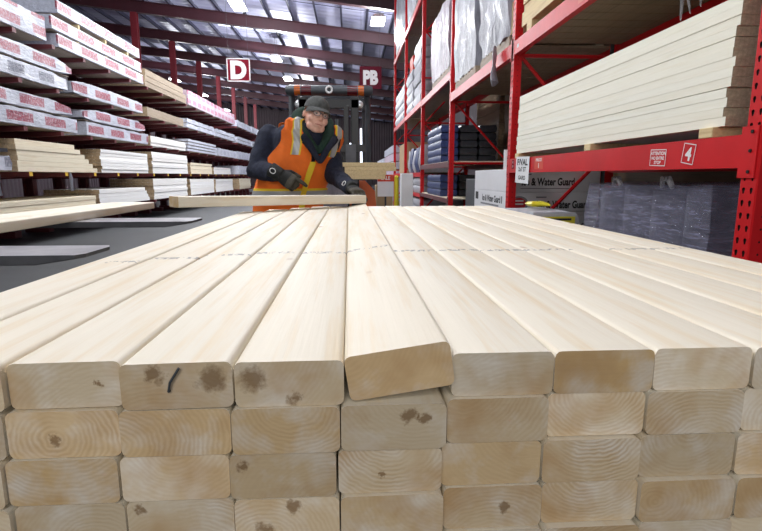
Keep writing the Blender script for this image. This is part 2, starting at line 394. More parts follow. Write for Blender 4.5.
# ceiling lights
def ceiling_light(x, y, z, label, w=.55, l=1.2, power=900):
    t = thing('ceiling_light', label, 'ceiling light', (x, y, z), 0, 'high bay lights under the roof')
    hs = MB(); hs.prism([(-w / 2, 0), (w / 2, 0), (w / 2 * .6, .12), (-w / 2 * .6, .12)], -l / 2, l / 2); hs.build('housing', 'white', t)
    MB().box((-w / 2 + .02, -l / 2 + .02, -.03), (w / 2 - .02, l / 2 - .02, -.001)).build('lamp_panel', 'tube', t)
    top = roofz(x) - .2 - z
    for s in (-1, 1):
        cd = MB(); cd.tube([(0, s * l * .35, .11), (0, s * l * .35, top)], .006, 6); cd.build('hanger', 'dark_grey', t)
    if power:
        L = bpy.data.lights.new('bay_lamp', 'POINT'); L.energy = power * .6; L.shadow_soft_size = .35; L.color = (.93, .96, 1.0)
        lo = bpy.data.objects.new('bay_lamp', L); C.objects.link(lo); lo.parent = t; lo.location = (0, 0, -.5)
for x, y, z, lab, p in [(-4.33, 22, 7.76, 'large white ceiling light, highest in view over the aisle', 1500), (1.24, 22, 7.29, 'square bright ceiling light over the tall pallet racks', 1500),
                        (-3.96, 30, 7.49, 'small bright ceiling light behind the letter D sign', 1500),
                        (-12.7, 40, 8.05, 'bright ceiling light beyond the brown lumber on the cantilever rack', 1100), (-12.3, 46, 7.9, 'round-looking ceiling light above the pink wrapped packs', 1100),
                        (-12.5, 55, 7.77, 'small distant ceiling light above the far end of the pink packs', 1100),
                        (-4.0, 36, 7.5, 'distant ceiling light over the aisle far behind the forklift', 1500), (-4, 47, 7.5, 'farthest ceiling light over the aisle near the back wall', 1500),
                        (-1.6, 11.5, 7.3, 'ceiling light above the frame over the aisle before the letter signs', 750), (-3.2, 4.0, 7.3, 'ceiling light overhead above the forks and lumber stack', 330),
                        (0.6, 4.0, 7.0, 'ceiling light overhead above the red rack beam', 330)]:
    ceiling_light(x, y, z, lab, power=p)

# hanging letter signs
def letter_sign(s, x, y, z, w, hgt, label, mat):
    t = thing('aisle_sign', label, 'sign', (x, y, z))
    MB().box((-w / 2, -.012, -hgt / 2), (w / 2, .012, hgt / 2)).build('sign_board', mat, t)
    e = w * .045; fr = MB()
    for a, b_ in (((-w / 2, -hgt / 2), (w / 2, -hgt / 2 + e)), ((-w / 2, hgt / 2 - e), (w / 2, hgt / 2)), ((-w / 2, -hgt / 2), (-w / 2 + e, hgt / 2)), ((w / 2 - e, -hgt / 2), (w / 2, hgt / 2))):
        fr.box((a[0], -.016, a[1]), (b_[0], -.012, b_[1]))
    if s == 'D': fr.build('border', 'white', t)
    tx = MB(); text(tx, s, hgt * (1.0 if len(s) == 1 else .82), facing((0, -.018, 0), (0, -1, 0)), 0, .06, .95 if len(s) == 1 else .78); tx.build('lettering', 'white', t)
    wr = MB()
    for q in (-1, 1): wr.tube([(q * w * .42, 0, hgt / 2), (q * w * .42, 0, roofz(x) - .8 - z)], .004, 5)
    wr.build('hanging_wire', 'dark_grey', t)
letter_sign('D', -3.22, 16, 4.18, .68, .66, 'red hanging sign with a white letter D over the aisle', 'sign_red')
letter_sign('PB', .68, 16, 4.01, .66, .64, 'maroon hanging sign with the white letters PB above the forklift', 'sign_maroon')

# ------------------------------------------------------------------ near stack of two-by-fours
def rounded(w, t, r, seg=3):
    pts = []
    for cx, cz, a0 in ((w / 2 - r, t - r, 0), (-w / 2 + r, t - r, 90), (-w / 2 + r, r, 180), (w / 2 - r, r, 270)):
        for k in range(seg + 1):
            a = R(a0 + 90 * k / seg); pts.append((cx + r * math.cos(a), cz + r * math.sin(a)))
    return pts
BW, BT, PITCH, PZ, TOP, Y0 = .0891, .0406, .0905, .0417, .951, .408
def board_mesh(mat, L, w=BW, t=BT):
    b_ = MB(); b_.prism(rounded(w, t, .0055), 0, L, 0, 1, smooth=True)
    o = b_.build('pine_board', [mat, 'end'], angle=60); me = o.data
    bpy.data.objects.remove(o); return me
me_top, me_low = board_mesh('pine_top', 2.13, t=.039), board_mesh('pine', 2.13)
ORD = ['', 'first', 'second', 'third', 'fourth', 'fifth', 'sixth', 'seventh']
LAY = ['top', 'second', 'third', 'fourth', 'fifth']
# look of each board end: warm 0..1, ring centre x,z, ring strength, knots (x,z,r)
ENDS = {(0, -3): (.15, .03, -.03, .35, (.026, .02, .003)), (0, -2): (.3, -.01, -.05, .3, (-.017, .030, .009), (.028, .024, .014)), (0, -1): (.25, -.05, .06, .3, (-.030, .024, .013), (.004, .006, .007)),
        (0, 0): (.7, -.06, .06, .35), (0, 1): (.1, .02, -.06, .3), (0, 2): (.95, .08, -.05, .2), (0, 3): (.1, -.02, -.05, .3), (0, 4): (.15, 0, .05, .3),
        (1, -3): (.55, -.008, .017, 1.0, (-.008, .016, .005)), (1, -2): (.7, -.05, .01, .6), (1, -1): (.7, .005, .045, .5), (1, 0): (.2, .02, .06, .3, (.012, .031, .008), (.026, .027, .006)), (1, 1): (.3, -.03, .05, .4),
        (1, 2): (.15, .005, .045, .7), (1, 3): (.25, .01, -.02, .6), (1, 4): (.2, .03, .0, .4),
        (2, -3): (.85, .0, .08, .35), (2, -2): (.4, .0, .05, .4), (2, -1): (.5, .05, -.03, .3, (-.034, .03, .006)), (2, 0): (.25, .0, .052, .9, (-.006, .018, .003)), (2, 1): (.65, .04, .06, .3), (2, 2): (.3, .0, .06, .9), (2, 3): (.3, .0, .045, .8),
        (3, -3): (.2, .02, .0, .4), (3, -2): (.2, .01, -.03, .4, (-.034, .032, .006)), (3, -1): (.35, -.02, .0, .5, (.006, .033, .008), (-.02, .012, .008)), (3, 0): (.5, .05, .05, .3), (3, 1): (.35, .0, -.03, .4, (.01, .02, .005)), (3, 2): (.3, .0, .06, .8), (3, 3): (.6, -.03, .02, .4)}
TOPNOTE = {-5: 'outermost board of the top layer, lying beside the two steel forks', -4: 'top layer board just inside the outermost one by the steel forks',
           -3: 'top layer board with a clean greyish end, beside the one with two knots', -2: 'top layer board whose end shows two brown knots and a staple',
           -1: 'top layer board with a dark knot at its corner, next to the tilted board', 0: 'tilted cream board rolled up on one edge in the top layer',
           1: 'top layer board lying against the raised edge of the tilted board', 2: 'top layer board with a warm tan end, second past the tilted board',
           3: 'top layer board third past the tilted board on the red rack side', 4: 'top layer board fourth past the tilted board on the red rack side',
           5: 'top layer board fifth past the tilted board on the red rack side', 6: 'top layer board just inside the outermost one by the red rack', 7: 'outermost board of the top layer on the red rack side'}
for lay in range(23):
    for k in range(-5, 8):
        o = bpy.data.objects.new('pine_board', me_top if lay == 0 else me_low); C.objects.link(o)
        jx, jy, jz = random.uniform(-.0004, .0004), random.uniform(-.004, .004), random.uniform(-.0002, .0002)
        x = -.005 + PITCH * (k + .5) + jx - (.006 if lay else 0) + (.002 * math.sin(lay * 2.1) if lay else 0)
        z = TOP - (.039 if lay == 0 else .0395 + BT + PZ * (lay - 1))
        o.location = (x, Y0 + jy + (-.001 * lay if lay else 0) - (.007 if k < 1 else 0), z)
        e = ENDS.get((lay, k)) or (random.random() * .6, random.uniform(-.06, .06), random.choice((-.04, -.02, .05, .07)), random.uniform(.2, .8))
        o['warm'], o['ring_x'], o['ring_z'], o['ring_k'] = [float(q) for q in e[:4]]
        for i in (1, 2):
            kn = e[3 + i] if len(e) > 3 + i else (0., 0., 0.)
            o['k%dx' % i], o['k%dz' % i], o['k%dr' % i] = [float(q) for q in kn]
        if lay == 0:
            lab = TOPNOTE[k]
            if k == 0:
                o.rotation_euler = (0, R(-8.4), 0); o.location = (x + .0035, Y0 - .008, z + .0085); 
            elif k < -1: o.rotation_euler = (0, R(-.55 - .1 * (-k % 3)), R(-.03 * (-k - 1))); o.location.z += .0010
            if k == -5: o.scale.y = .84
            if k == -4: o.scale.y = .90
            if k == -3: o.scale.y = .95
            if k > 0: o.scale.y = 1.0 + .008 * ((k * 7) % 3)
            g = None
        elif lay < 5:
            w_ = 'straight below the tilted board' if k == 0 else '%s column on the %s side of the tilted board' % (ORD[abs(k)], 'fork' if k < 0 else 'rack')
            lab = 'board in the %s layer, %s' % (LAY[lay], w_); g = None
        else:
            lab = 'pale pine board low in the near stack, below its five upper layers'; g = 'boards low in the near stack'
        tag(o, lab, 'board', g or 'boards in the near lumber stack')
        if lay == 0 and k == -2:
            st = MB(); st.tube([(-.006, -.0025, .016), (-.004, -.0035, .024), (.004, -.0035, .036)], .0011, 6); st.tube([(-.006, -.0025, .016), (-.006, .004, .016)], .0011, 6)
            st.build('staple', 'dark_grey', o)['label'] = 'bent metal staple'

# the board being moved, the two forks with boards on them
o = bpy.data.objects.new('pine_board', board_mesh('pine', 1.06)); C.objects.link(o)
p0, p1 = Vector((-.66, 1.97, .984)), Vector((.055, 2.565, .966)); d = p1 - p0
o.location = p0; o.rotation_euler = (math.asin(d.z / d.length), 0, math.atan2(-d.x, d.y)); o.scale.y = d.length / 1.06
for q, v in dict(warm=.7, ring_x=0., ring_z=.06, ring_k=.4, k1x=0., k1z=0., k1r=0., k2x=0., k2z=0., k2r=0.).items(): o[q] = v
tag(o, 'pale pine board held by the man, reaching out past the stack', 'board')
t = thing('lift_forks', 'pair of flat steel lift forks reaching in over the dark floor', 'forks', (-2.25, 1.5, 0))
for y0, y1, xe in ((1.38, 1.58, -.715), (2.40, 2.62, -.735)):
    a = MB(); prof = []
    yc0, yc1 = y0 - 1.5, y1 - 1.5; xb, xt, xk = 0.02, xe + 2.25, xe + 2.25 - .12
    outline = [(xb, yc0), (xt - .015, yc0), (xt, yc0 + .035), (xt, yc1 - .035), (xt - .015, yc1), (xb, yc1)]
    n = len(outline); zt = .893
    th = lambda x: .014 if x > xk else .036
    ol = [(xb, yc0), (xk, yc0), (xt - .015, yc0), (xt, yc0 + .03), (xt, yc1 - .03), (xt - .015, yc1), (xk, yc1), (xb, yc1)]
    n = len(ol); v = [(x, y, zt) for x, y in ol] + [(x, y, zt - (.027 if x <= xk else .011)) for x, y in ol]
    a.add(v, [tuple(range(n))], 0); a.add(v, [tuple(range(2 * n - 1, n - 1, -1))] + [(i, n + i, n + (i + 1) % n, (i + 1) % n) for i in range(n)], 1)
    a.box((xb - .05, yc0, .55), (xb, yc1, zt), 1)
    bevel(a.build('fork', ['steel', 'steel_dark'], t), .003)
cr = MB(); cr.box((-.1, -.35, .58), (-.06, 1.35, .68)).box((-.1, -.35, .78), (-.06, 1.35, .86)).box((-.1, .4, .58), (-.07, .6, .86)); cr.build('carriage', 'black', t)
ms = MB()
for y in (.1, .9): ms.box((-.26, y - .05, 0), (-.10, y + .05, 1.9))
ms.box((-.24, .1, .1), (-.12, .9, .2)); ms.box((-.24, .1, 1.78), (-.12, .9, 1.88)); ms.build('mast', 'dark_grey', t)
for i, (x, y, lab) in enumerate([(-1.325, .98, 'pale pine board on the steel forks, the one nearer the stack'), (-1.416, 1.0, 'pale pine board on the steel forks, second from the stack'), (-1.507, .97, 'pale pine board on the steel forks, third from the stack')]):
    o = bpy.data.objects.new('pine_board', board_mesh('pine', 2.40)); C.objects.link(o); o.location = (x, y, .8935)
    for q, v in dict(warm=.3, ring_x=0., ring_z=.06, ring_k=.5, k1x=0., k1z=0., k1r=0., k2x=0., k2z=0., k2r=0.).items(): o[q] = v
    o.rotation_euler = (0, 0, R(-.6)); tag(o, lab, 'board', 'boards lying on the forks')

# ------------------------------------------------------------------ cantilever rack along the far side of the aisle
FX = -5.0
LV = [.50, 1.165, 1.86, 2.575, 3.295]
def cantilever(y0, n, label, sp=1.03):
    t = thing('cantilever_rack', label, 'rack', (FX, y0, 0))
    um = am = None
    for i in range(n):
        y = sp * i
        if um is None:
            a = MB(); a.box((-1.36, -.07, 0), (-1.33, .07, 3.6)).box((-1.20, -.07, 0), (-1.17, .07, 3.6)).box((-1.33, -.008, 0), (-1.20, .008, 3.6)); a.box((-1.4, -.09, 0), (-.95, .09, .12))
            um = a.build('upright', 'rack_dark', t)
            a = MB(); a.add([(-1.17, -.045, -.13), (-1.17, .045, -.13), (0, .045, -.065), (0, -.045, -.065), (-1.17, -.045, 0), (-1.17, .045, 0), (0, .045, 0), (0, -.045, 0)],
                            [(0, 1, 2, 3), (4, 7, 6, 5), (0, 4, 5, 1), (0, 3, 7, 4), (1, 5, 6, 2)], 0)
            a.add([(0, .045, -.065), (0, -.045, -.065), (0, -.045, 0), (0, .045, 0)], [(0, 1, 2, 3)], 1)
            am = bpy.data.objects.new('arm', a.build('arm', ['rack_dark', 'rack_dark'], t).data); 
            plain = am.data; first = [q for q in t.children if q.name.startswith('arm')][0]
            tip = plain.copy(); tip.materials[1] = M['yellow']
            bpy.data.objects.remove(first)
            u = um
        else: u = dup(um, (0, y, 0), t)
        for l, z in enumerate(LV):
            q = bpy.data.objects.new('arm', tip if l == 1 else plain); C.objects.link(q); q.parent = t; q.location = (0, y, z)
    bpy.data.objects.remove(am)
    a = MB()
    for z in (.3, 2.2, 3.45): a.box((-1.30, 0, z), (-1.22, sp * (n - 1), z + .06))
    a.build('rail', 'rack_dark', t)
cantilever(5.37, 9, 'maroon cantilever rack nearest the camera, with yellow arm tips')
cantilever(14.64, 9, 'maroon cantilever rack with the pink wrapped packs, middle of the row')
cantilever(23.91, 9, 'maroon cantilever rack at the far end of the row')

def bundle(y0, y1, z0, z1, n, label, mat='lumber', ends=None, x=FX, depth=1.08, name='lumber_bundle', cat='lumber', endmat='lumber_end', cols=8, group=None, steps=None):
    """strapped stack: each layer a part with grooves between its boards"""
    t = thing(name, label, cat, (x, y0, z0), 0, group)
    L = y1 - y0; hgt = (z1 - z0) / n; w = depth / cols; rnd = random.Random(int(y0 * 100 + z0 * 1000))
    for i in range(n):
        a = MB(); s0 = rnd.uniform(0, .05); s1 = rnd.uniform(0, .05)
        if steps: s1 += steps * (n - 1 - i) * 0 + steps * i
        g = .004; dx = rnd.uniform(0, .02)
        pts = []
        for j in range(cols):      # comb outline: boards side by side with shallow grooves
            xa, xb = -dx - w * j, -dx - w * (j + 1)
            pts += [(xa - (g if j else 0), hgt * .97), (xb + (g if j < cols - 1 else 0), hgt * .97)]
            if j < cols - 1: pts += [(xb + g, hgt * .8), (xb - g, hgt * .8)]
        pts += [(-dx - depth, 0), (-dx, 0)]
        a.prism([(p[0], p[1]) for p in pts], s0, L - s1, 0, 1)
        a.build('layer', [mat, endmat], t, (0, 0, hgt * i))
    return t
def lumpy(lx, ly, lz, amp, seed, cell=.12, taper=0., bulge=0.):
    """closed box whose faces are cut into cells and creased"""
    bm = bmesh.new(); nx, ny, nz = [max(2, round(q / cell)) for q in (lx, ly, lz)]
    vs = {}
    def V(i, j, k):
        if (i, j, k) not in vs:
            x, y, z = -lx * i / nx, ly * j / ny, lz * k / nz
            p = Vector((x, y, z)); q = p * 4 + Vector((seed * 3.1, seed * 1.7, 0))
            d_ = noise.noise_vector(q) * amp + noise.noise_vector(q * 2.7) * amp * .5
            e = min(j / ny, 1 - j / ny)
            if taper and e < .12:
                s_ = 1 - taper * (1 - e / .12); p.z = lz * .35 * (1 - s_) + p.z * s_
            if bulge:
                c_ = math.sin(PI * k / nz); p.x += (-1 if i > nx / 2 else 1) * bulge * c_ * (abs(i / nx - .5) * 2); p.y += (1 if j > ny / 2 else -1) * bulge * c_ * (abs(j / ny - .5) * 2)
            if k == 0: d_.z = abs(d_.z) * .1
            vs[i, j, k] = bm.verts.new(p + d_)
        return vs[i, j, k]
    for i in range(nx):
        for j in range(ny):
            for k in (0, nz): bm.faces.new((V(i, j, k), V(i + 1, j, k), V(i + 1, j + 1, k), V(i, j + 1, k)))
    for i in range(nx):
        for k in range(nz):
            for j in (0, ny): bm.faces.new((V(i, j, k), V(i + 1, j, k), V(i + 1, j, k + 1), V(i, j, k + 1)))
    for j in range(ny):
        for k in range(nz):
            for i in (0, nx): bm.faces.new((V(i, j, k), V(i, j + 1, k), V(i, j + 1, k + 1), V(i, j, k + 1)))
    bmesh.ops.recalc_face_normals(bm, faces=bm.faces)
    for f in bm.faces: f.smooth = True
    return bm
def from_bm(name, bm, mats, parent=None, loc=(0, 0, 0), angle=50):
    me = bpy.data.meshes.new(name); bm.to_mesh(me); bm.free()
    for q in (mats if isinstance(mats, (list, tuple)) else [mats]): me.materials.append(M[q])
    me.set_sharp_from_angle(angle=R(angle))
    o = bpy.data.objects.new(name, me); C.objects.link(o); o.parent = parent; o.location = loc; return o
_s = [0]
def pack(y0, y1, z0, z1, label, mat='print_red', x=FX, depth=1.08, amp=.012, taper=0., name='wrapped_lumber_pack', group='wrapped packs on the cantilever rack', base=True):
    """film wrapped pack with its bare underside and bearers"""
    _s[0] += 1
    t = thing(name, label, 'lumber pack', (x, y0, z0), 0, group)
    from_bm('wrapping', lumpy(depth, y1 - y0, z1 - z0 - .012, amp, _s[0], taper=taper), mat, t, (0, 0, .012))
    MB().box((-depth + .03, .05, .001), (-.03, y1 - y0 - .05, .011)).build('bare_underside', 'lumber_brown', t)
    return t
def sticks(y0, y1, z, n, label, hgt=.05):
    for i in range(n):
        y = y0 + (y1 - y0) * (i + .5) / n
        o = MB().box((-1.05, -.03, 0), (0, .03, hgt)).build('spacer_stick', 'lumber_yellow', None, (FX, y, z))
        tag(o, label, 'spacer', 'spacers under ' + label)

# top level
pack(5.7, 9.3, 3.30, 3.68, 'white wrapped lumber pack with dark logos, top arm nearest the camera', 'print_red', amp=.02)
pack(9.66, 13.36, 3.30, 3.53, 'lowest of three white packs with red print on the top arms', 'print_red', amp=.006)
sticks(9.8, 13.2, 3.536, 3, 'yellow spacer stick between the lowest and middle top packs', .018)
pack(9.5, 13.3, 3.56, 3.79, 'middle one of three white packs with red print on the top arms', 'print_red', amp=.009)
sticks(9.9, 13.1, 3.800, 3, 'yellow spacer stick between the middle and uppermost top packs', .070)
pack(9.74, 13.24, 3.878, 4.10, 'uppermost of three white packs with red print on the top arms', 'print_red')
bundle(13.45, 16.75, 3.30, 3.56, 2, 'weathered brown lumber on the top arms behind the white packs', 'lumber_brown')
bundle(13.5, 16.5, 3.565, 3.72, 1, 'single loose brown layer on top of the weathered brown lumber', 'lumber_brown')
pack(16.9, 20.1, 3.30, 3.75, 'pink wrapped pack on the top arms, nearer of the two', 'print_pink')
pack(20.25, 23.5, 3.30, 3.75, 'pink wrapped pack on the top arms, farther of the two', 'print_pink')
pack(23.9, 27.3, 3.30, 3.58, 'white wrapped pack on the top arms just beyond the pink packs', 'print_grey', amp=.03)
pack(27.5, 31.5, 3.30, 3.62, 'farthest white wrapped pack on the top arms', 'print_grey', amp=.03)
# second from top
pack(5.9, 9.82, 2.58, 2.83, 'creased white pack with black print, fourth arm level near the camera', 'print_black', amp=.02, taper=.25)
pack(5.9, 10.0, 2.858, 3.10, 'white pack with red print lying on the creased black-printed pack', 'print_red', taper=.6)
pack(10.02, 13.2, 2.58, 2.85, 'white pack with a crumpled end, under the three top packs', 'print_red', amp=.018, taper=.2)
bundle(13.5, 16.35, 2.58, 2.81, 1, 'weathered brown lumber layer on the fourth arm level', 'lumber_brown')
for i, (a, b_, w_) in enumerate([(16.55, 20.0, 'first'), (20.2, 23.5, 'second'), (23.9, 27.2, 'third'), (27.4, 31.4, 'fourth')]):
    pack(a, b_, 2.58, 2.72, 'lower white pack of the %s pair beyond the brown fourth level lumber' % w_, 'print_grey', amp=.015)
    pack(a + .1, b_ - .15, 2.735, 2.87, 'upper white pack of the %s pair beyond the brown fourth level lumber' % w_, 'print_grey', amp=.02)
# middle level
pack(5.6, 10.0, 1.865, 2.12, 'lower red-printed pack of the near pair on the third arm level', 'print_red', amp=.014)
pack(5.6, 9.86, 2.145, 2.37, 'upper red-printed pack of the near pair on the third arm level', 'print_red', amp=.02, taper=.5)
pack(10.35, 13.4, 1.865, 2.12, 'lower crumpled pack of the farther pair, third arm level', 'print_red', amp=.02)
pack(10.3, 13.25, 2.15, 2.38, 'upper crumpled pack of the farther pair, third arm level', 'print_red', amp=.022, taper=.55)
bundle(13.55, 16.4, 1.865, 2.11, 3, 'pale bare lumber on the third arm level beyond the red-printed packs', 'lumber_white')
for i in range(4):
    pack(16.5 + .05 * i, 20.1 - .1 * (i % 2), 1.865 + .1 * i, 1.945 + .1 * i, '%s white pack of the low pile beyond the pale third level lumber' % ['lowest', 'second lowest', 'second highest', 'highest'][i], 'print_grey', amp=.009)
pack(20.4, 23.5, 1.865, 2.16, 'bulky white pack beyond the low pile of white packs', 'print_grey', amp=.035)
pack(23.9, 27.3, 1.865, 2.2, 'farther bulky white pack near the shoulder of the man, third arm level', 'print_grey', amp=.035)
# yellow tip level
bundle(8.15, 10.66, 1.17, 1.66, 6, 'pale lumber stacked with stepped ends behind the white bucket', 'lumber', steps=.15)
bundle(10.8, 13.28, 1.17, 1.64, 7, 'pale even lumber stack with brown ends above the yellow arm tips', 'lumber_white')
bundle(13.55, 16.45, 1.17, 1.715, 7, 'tall bright lumber stack above the yellow arm tips', 'lumber_white')
bundle(16.7, 19.3, 1.17, 1.52, 5, 'tan lumber with brown ends beyond the tall bright stack', 'lumber')
bundle(19.5, 22.3, 1.17, 1.42, 4, 'low white lumber on the yellow tip level beyond the tan lumber', 'lumber_white')
pack(23.9, 26.6, 1.17, 1.55, 'white wrapped pack on the yellow tip level beside the arm of the man', 'print_grey', amp=.035)
pack(5.8, 8.02, 1.17, 1.40, 'loosely wrapped white pack under the bucket, film hanging down', 'print_black', amp=.045)
# bucket on a black block
t = thing('bucket', 'white plastic bucket with a blue label on the wrapped pack', 'bucket', (FX - .22, 7.82, 1.508))
a = MB(); n = 24; ring = lambda r, z: [(r * math.cos(2 * PI * k / n), r * math.sin(2 * PI * k / n), z) for k in range(n)]
a.loft([ring(.13, 0), ring(.15, .30), ring(.158, .30), ring(.158, .33), ring(.150, .335), ring(.146, .30), ring(.128, .01)]); a.build('body', 'white', t)
a = MB(); a.loft([ring(.160, .33), ring(.160, .35), ring(.14, .356)]); a.build('lid', 'white', t)
a = MB(); rr = lambda r, z: [(r * math.cos(u), r * math.sin(u), z) for u in [R(-75 + 9 * k) for k in range(9)]]
a.loft([rr(.1375, .06), rr(.1455, .20)], closed=False, caps=False); a.build('blue_label', 'blue', t)
o = from_bm('black_pad', lumpy(.5, .6, .05, .003, 91, .08), 'black_bag', None, (FX - .02, 7.4, 1.45)); tag(o, 'flat black pad between the bucket and the wrapped pack', 'pad')
for i, (y, z, hh, lab) in enumerate([(7.62, .82, .42, 'torn white film strip hanging below the loosely wrapped pack'), (9.55, .84, .32, 'torn white film strip hanging below the stepped lumber')]):
    a = MB(); pts = [(0, 0, hh), (.0, .015, hh * .7), (.01, -.01, hh * .35), (0, .02, 0)]; a.tube(pts, [.015, .03, .02, .03], 8, flat=.25)
    tag(a.build('film_strip_hanging', 'film_white', None, (FX + .03, y, z)), lab, 'plastic film')
# bottom level
bundle(7.1, 10.5, .505, .72, 3, 'lowest pale lumber bundle nearest the camera, behind the forks', 'lumber')
bundle(10.6, 13.25, .505, .83, 4, 'lowest level lumber with stepped brown ends below the yellow tips', 'lumber_white', steps=.08)
bundle(13.5, 16.3, .505, 1.03, 6, 'bright white lumber stack on the lowest arms', 'lumber_white')
bundle(16.6, 19.5, .505, 1.0, 5, 'white lumber stack on the lowest arms beyond the bright one', 'lumber_white')
bundle(19.7, 22.6, .505, .98, 5, 'third white lumber stack along the lowest arms', 'lumber_white')
bundle(23.9, 26.6, .505, .98, 5, 'farthest lumber stack on the lowest arms beside the man', 'lumber')
o = MB().box((-.5, 0, 0), (0, .55, .2)).build('storage_box', 'blue', None, (FX - .35, 7.3, .722)); bevel(o, .015); tag(o, 'blue plastic box on the lowest lumber bundle under the wrapped pack', 'box')

# ------------------------------------------------------------------ red pallet rack
RX, RXB = 1.60, 2.66
UY = [1.972, 5.12, 8.24, 11.5, 14.95, 18.45]
UH = [5.6, 5.6, 5.6, 7.2, 7.2, 7.2]
def upright_mesh(H):
    """box post with two columns of keyhole slots on its aisle side and bolt holes on the flank"""
    a = MB(); W, D = .092, .075; p = .0508; n = int(H / p)
    key = []
    for k in range(10):
        t_ = R(-35 + 250 * k / 9); key.append((.0082 * math.cos(t_), .0082 * math.sin(t_) + .005))
    key += [(-.0035, -.012), (.0035, -.012)]
    def cell(y0, y1, z0, z1, hole, fn):
        yc, zc = (y0 + y1) / 2, (z0 + z1) / 2
        hp = [(yc + q[0], zc + q[1]) for q in hole]; m_ = len(hp)
        # outer ring points on the rectangle at the same bearings
        out = []
        for (y, z) in hp:
            dy, dz = y - yc, z - zc; s_ = min((y1 - y0) / 2 / max(abs(dy), 1e-9), (z1 - z0) / 2 / max(abs(dz), 1e-9)); out.append((yc + dy * s_, zc + dz * s_))
        corners = [(y1, z1), (y0, z1), (y0, z0), (y1, z0)]
        v = [fn(*q) for q in hp] + [fn(*q) for q in out]; f = [(i, (i + 1) % m_, m_ + (i + 1) % m_, m_ + i) for i in range(m_)]
        def side(q):
            if abs(q[0] - y1) < 1e-7: return 0
            if abs(q[1] - z1) < 1e-7: return 1
            if abs(q[0] - y0) < 1e-7: return 2
            return 3
        for i in range(m_):
            s0, s1 = side(out[i]), side(out[(i + 1) % m_])
            if s0 != s1:
                c = {(0, 1): 0, (1, 2): 1, (2, 3): 2, (3, 0): 3}.get((s0, s1))
                if c is not None: v.append(fn(*corners[c])); f.append((m_ + i, m_ + (i + 1) % m_, len(v) - 1))
        a.add(v, f, 0)
    fr = lambda y, z: (0, y, z)
    cir = [(.0045 * math.cos(2 * PI * k / 10), .0045 * math.sin(2 * PI * k / 10)) for k in range(10)]
    for i in range(n):
        z0 = i * p
        cell(-W / 2 + .006, 0, z0, z0 + p, key, fr); cell(0, W / 2 - .006, z0, z0 + p, [(-y, z) for y, z in key][::-1], fr)
        cell(.004, D, z0, z0 + p, cir, lambda x, z: (x, -W / 2, z))
    top = n * p
    a.add([(0, -W / 2 + .006, 0), (0, -W / 2 + .006, top), (.004, -W / 2, top), (.004, -W / 2, 0)], [(0, 1, 2, 3)], 0)
    a.add([(0, W / 2 - .006, 0), (0, W / 2 - .006, top), (.004, W / 2, top), (.004, W / 2, 0)], [(0, 1, 2, 3)], 0)
    a.add([(.004, W / 2, 0), (.004, W / 2, top), (D, W / 2, top), (D, W / 2, 0)], [(0, 1, 2, 3)], 0)
    a.box((.006, -W / 2 + .004, 0), (D - .002, W / 2 - .002, top), 1)     # near-black core, paints in the shade of a hollow post behind the slots
    a.box((-.02, -W / 2 - .02, 0), (D + .02, W / 2 + .02, .008), 0)
    return a
rack = thing('pallet_rack', 'long red steel pallet rack with slotted posts beside the lumber stack', 'pallet rack', (RX, 2.0, 0))
um = {}
for i, y in enumerate(UY):
    for s, x in enumerate((0, RXB - RX)):
        Hh = UH[i]
        if (Hh, s) not in um: um[Hh, s] = upright_mesh(Hh).build('upright', ['rack_red', 'hole'], rack, (x if s == 0 else x, y - 2, 0), (0, 0, 0 if s == 0 else PI))
        else: dup(um[Hh, s], (x, y - 2, 0), rack)
    a = MB(); z = .35; k = 0
    x0, x1 = .075, RXB - RX - .075
    while z < UH[i] - .9:
        a.tube([(x0, 0, z), (x1, 0, z)], .018, 6); zz = z + .95
        a.tube([(x0 if k % 2 == 0 else x1, 0, z), (x1 if k % 2 == 0 else x0, 0, zz)], .018, 6); z = zz; k += 1
    a.build('frame_brace', 'rack_red', rack, (0, y - 2, 0))
def beam(i, z0, z1, rear=True, mat='rack_red'):
    """beam between posts i and i+1, with hooked end brackets"""
    y0, y1 = UY[i] - 2 + .046, UY[i + 1] - 2 - .046; out = None
    for s in ((0, 1) if rear else (0,)):
        a = MB(); sx = -1 if s == 0 else 1; X = 0 if s == 0 else RXB - RX
        prof = [(X - sx * -.0, z0), (X + sx * .0 - sx * .05, z0), (X - sx * .05, z1), (X - sx * .02, z1), (X - sx * .02, z1 - .03), (X, z1 - .03)]
        xx = X + sx * .004
        prof = [(xx, z0), (X - sx * .05, z0), (X - sx * .05, z1 - .025), (X - sx * .022, z1 - .025), (X - sx * .022, z1), (xx, z1)]
        a.prism(prof, y0 - .01, y1 + .01, 0)
        for yy, dd in ((y0, -1), (y1, 1)):
            a.box((X + sx * .0005, yy - .012 * dd, z0 - .04), (X + sx * .006, yy + dd * .075, z1 + .03), 0)
            for q in (z0 - .015, (z0 + z1) / 2, z1 + .008): a.cyl((yy + dd * .045, q), .007, X + sx * .006, X + sx * .010, 10, 1, 'x')
        o = a.build('beam', [mat, 'hole'], rack, angle=30)
        if s == 0: out = o
    return out
b1 = beam(0, 1.132, 1.266); beam(0, 2.245, 2.37); beam(1, 2.245, 2.37); beam(2, 2.60, 2.72); beam(3, 2.62, 2.74); beam(4, 2.62, 2.74)
beam(3, 4.85, 4.97); beam(4, 4.85, 4.97); beam(3, 1.08, 1.18); beam(4, 1.08, 1.18); beam(2, 1.24, 1.33, mat='rack_dark'); beam(2, .66, .73, mat='rack_dark'); beam(3, .62, .70)
def deck(i, z, mat='lumber_dark'):
    y0, y1 = UY[i] - 2 + .06, UY[i + 1] - 2 - .06; a = MB(); n = 16; w = (y1 - y0) / n
    for k in range(n): a.box((.03, y0 + w * k + .006, z), (RXB - RX - .03, y0 + w * (k + 1) - .006, z + .018))
    a.build('deck_slat', mat, rack)
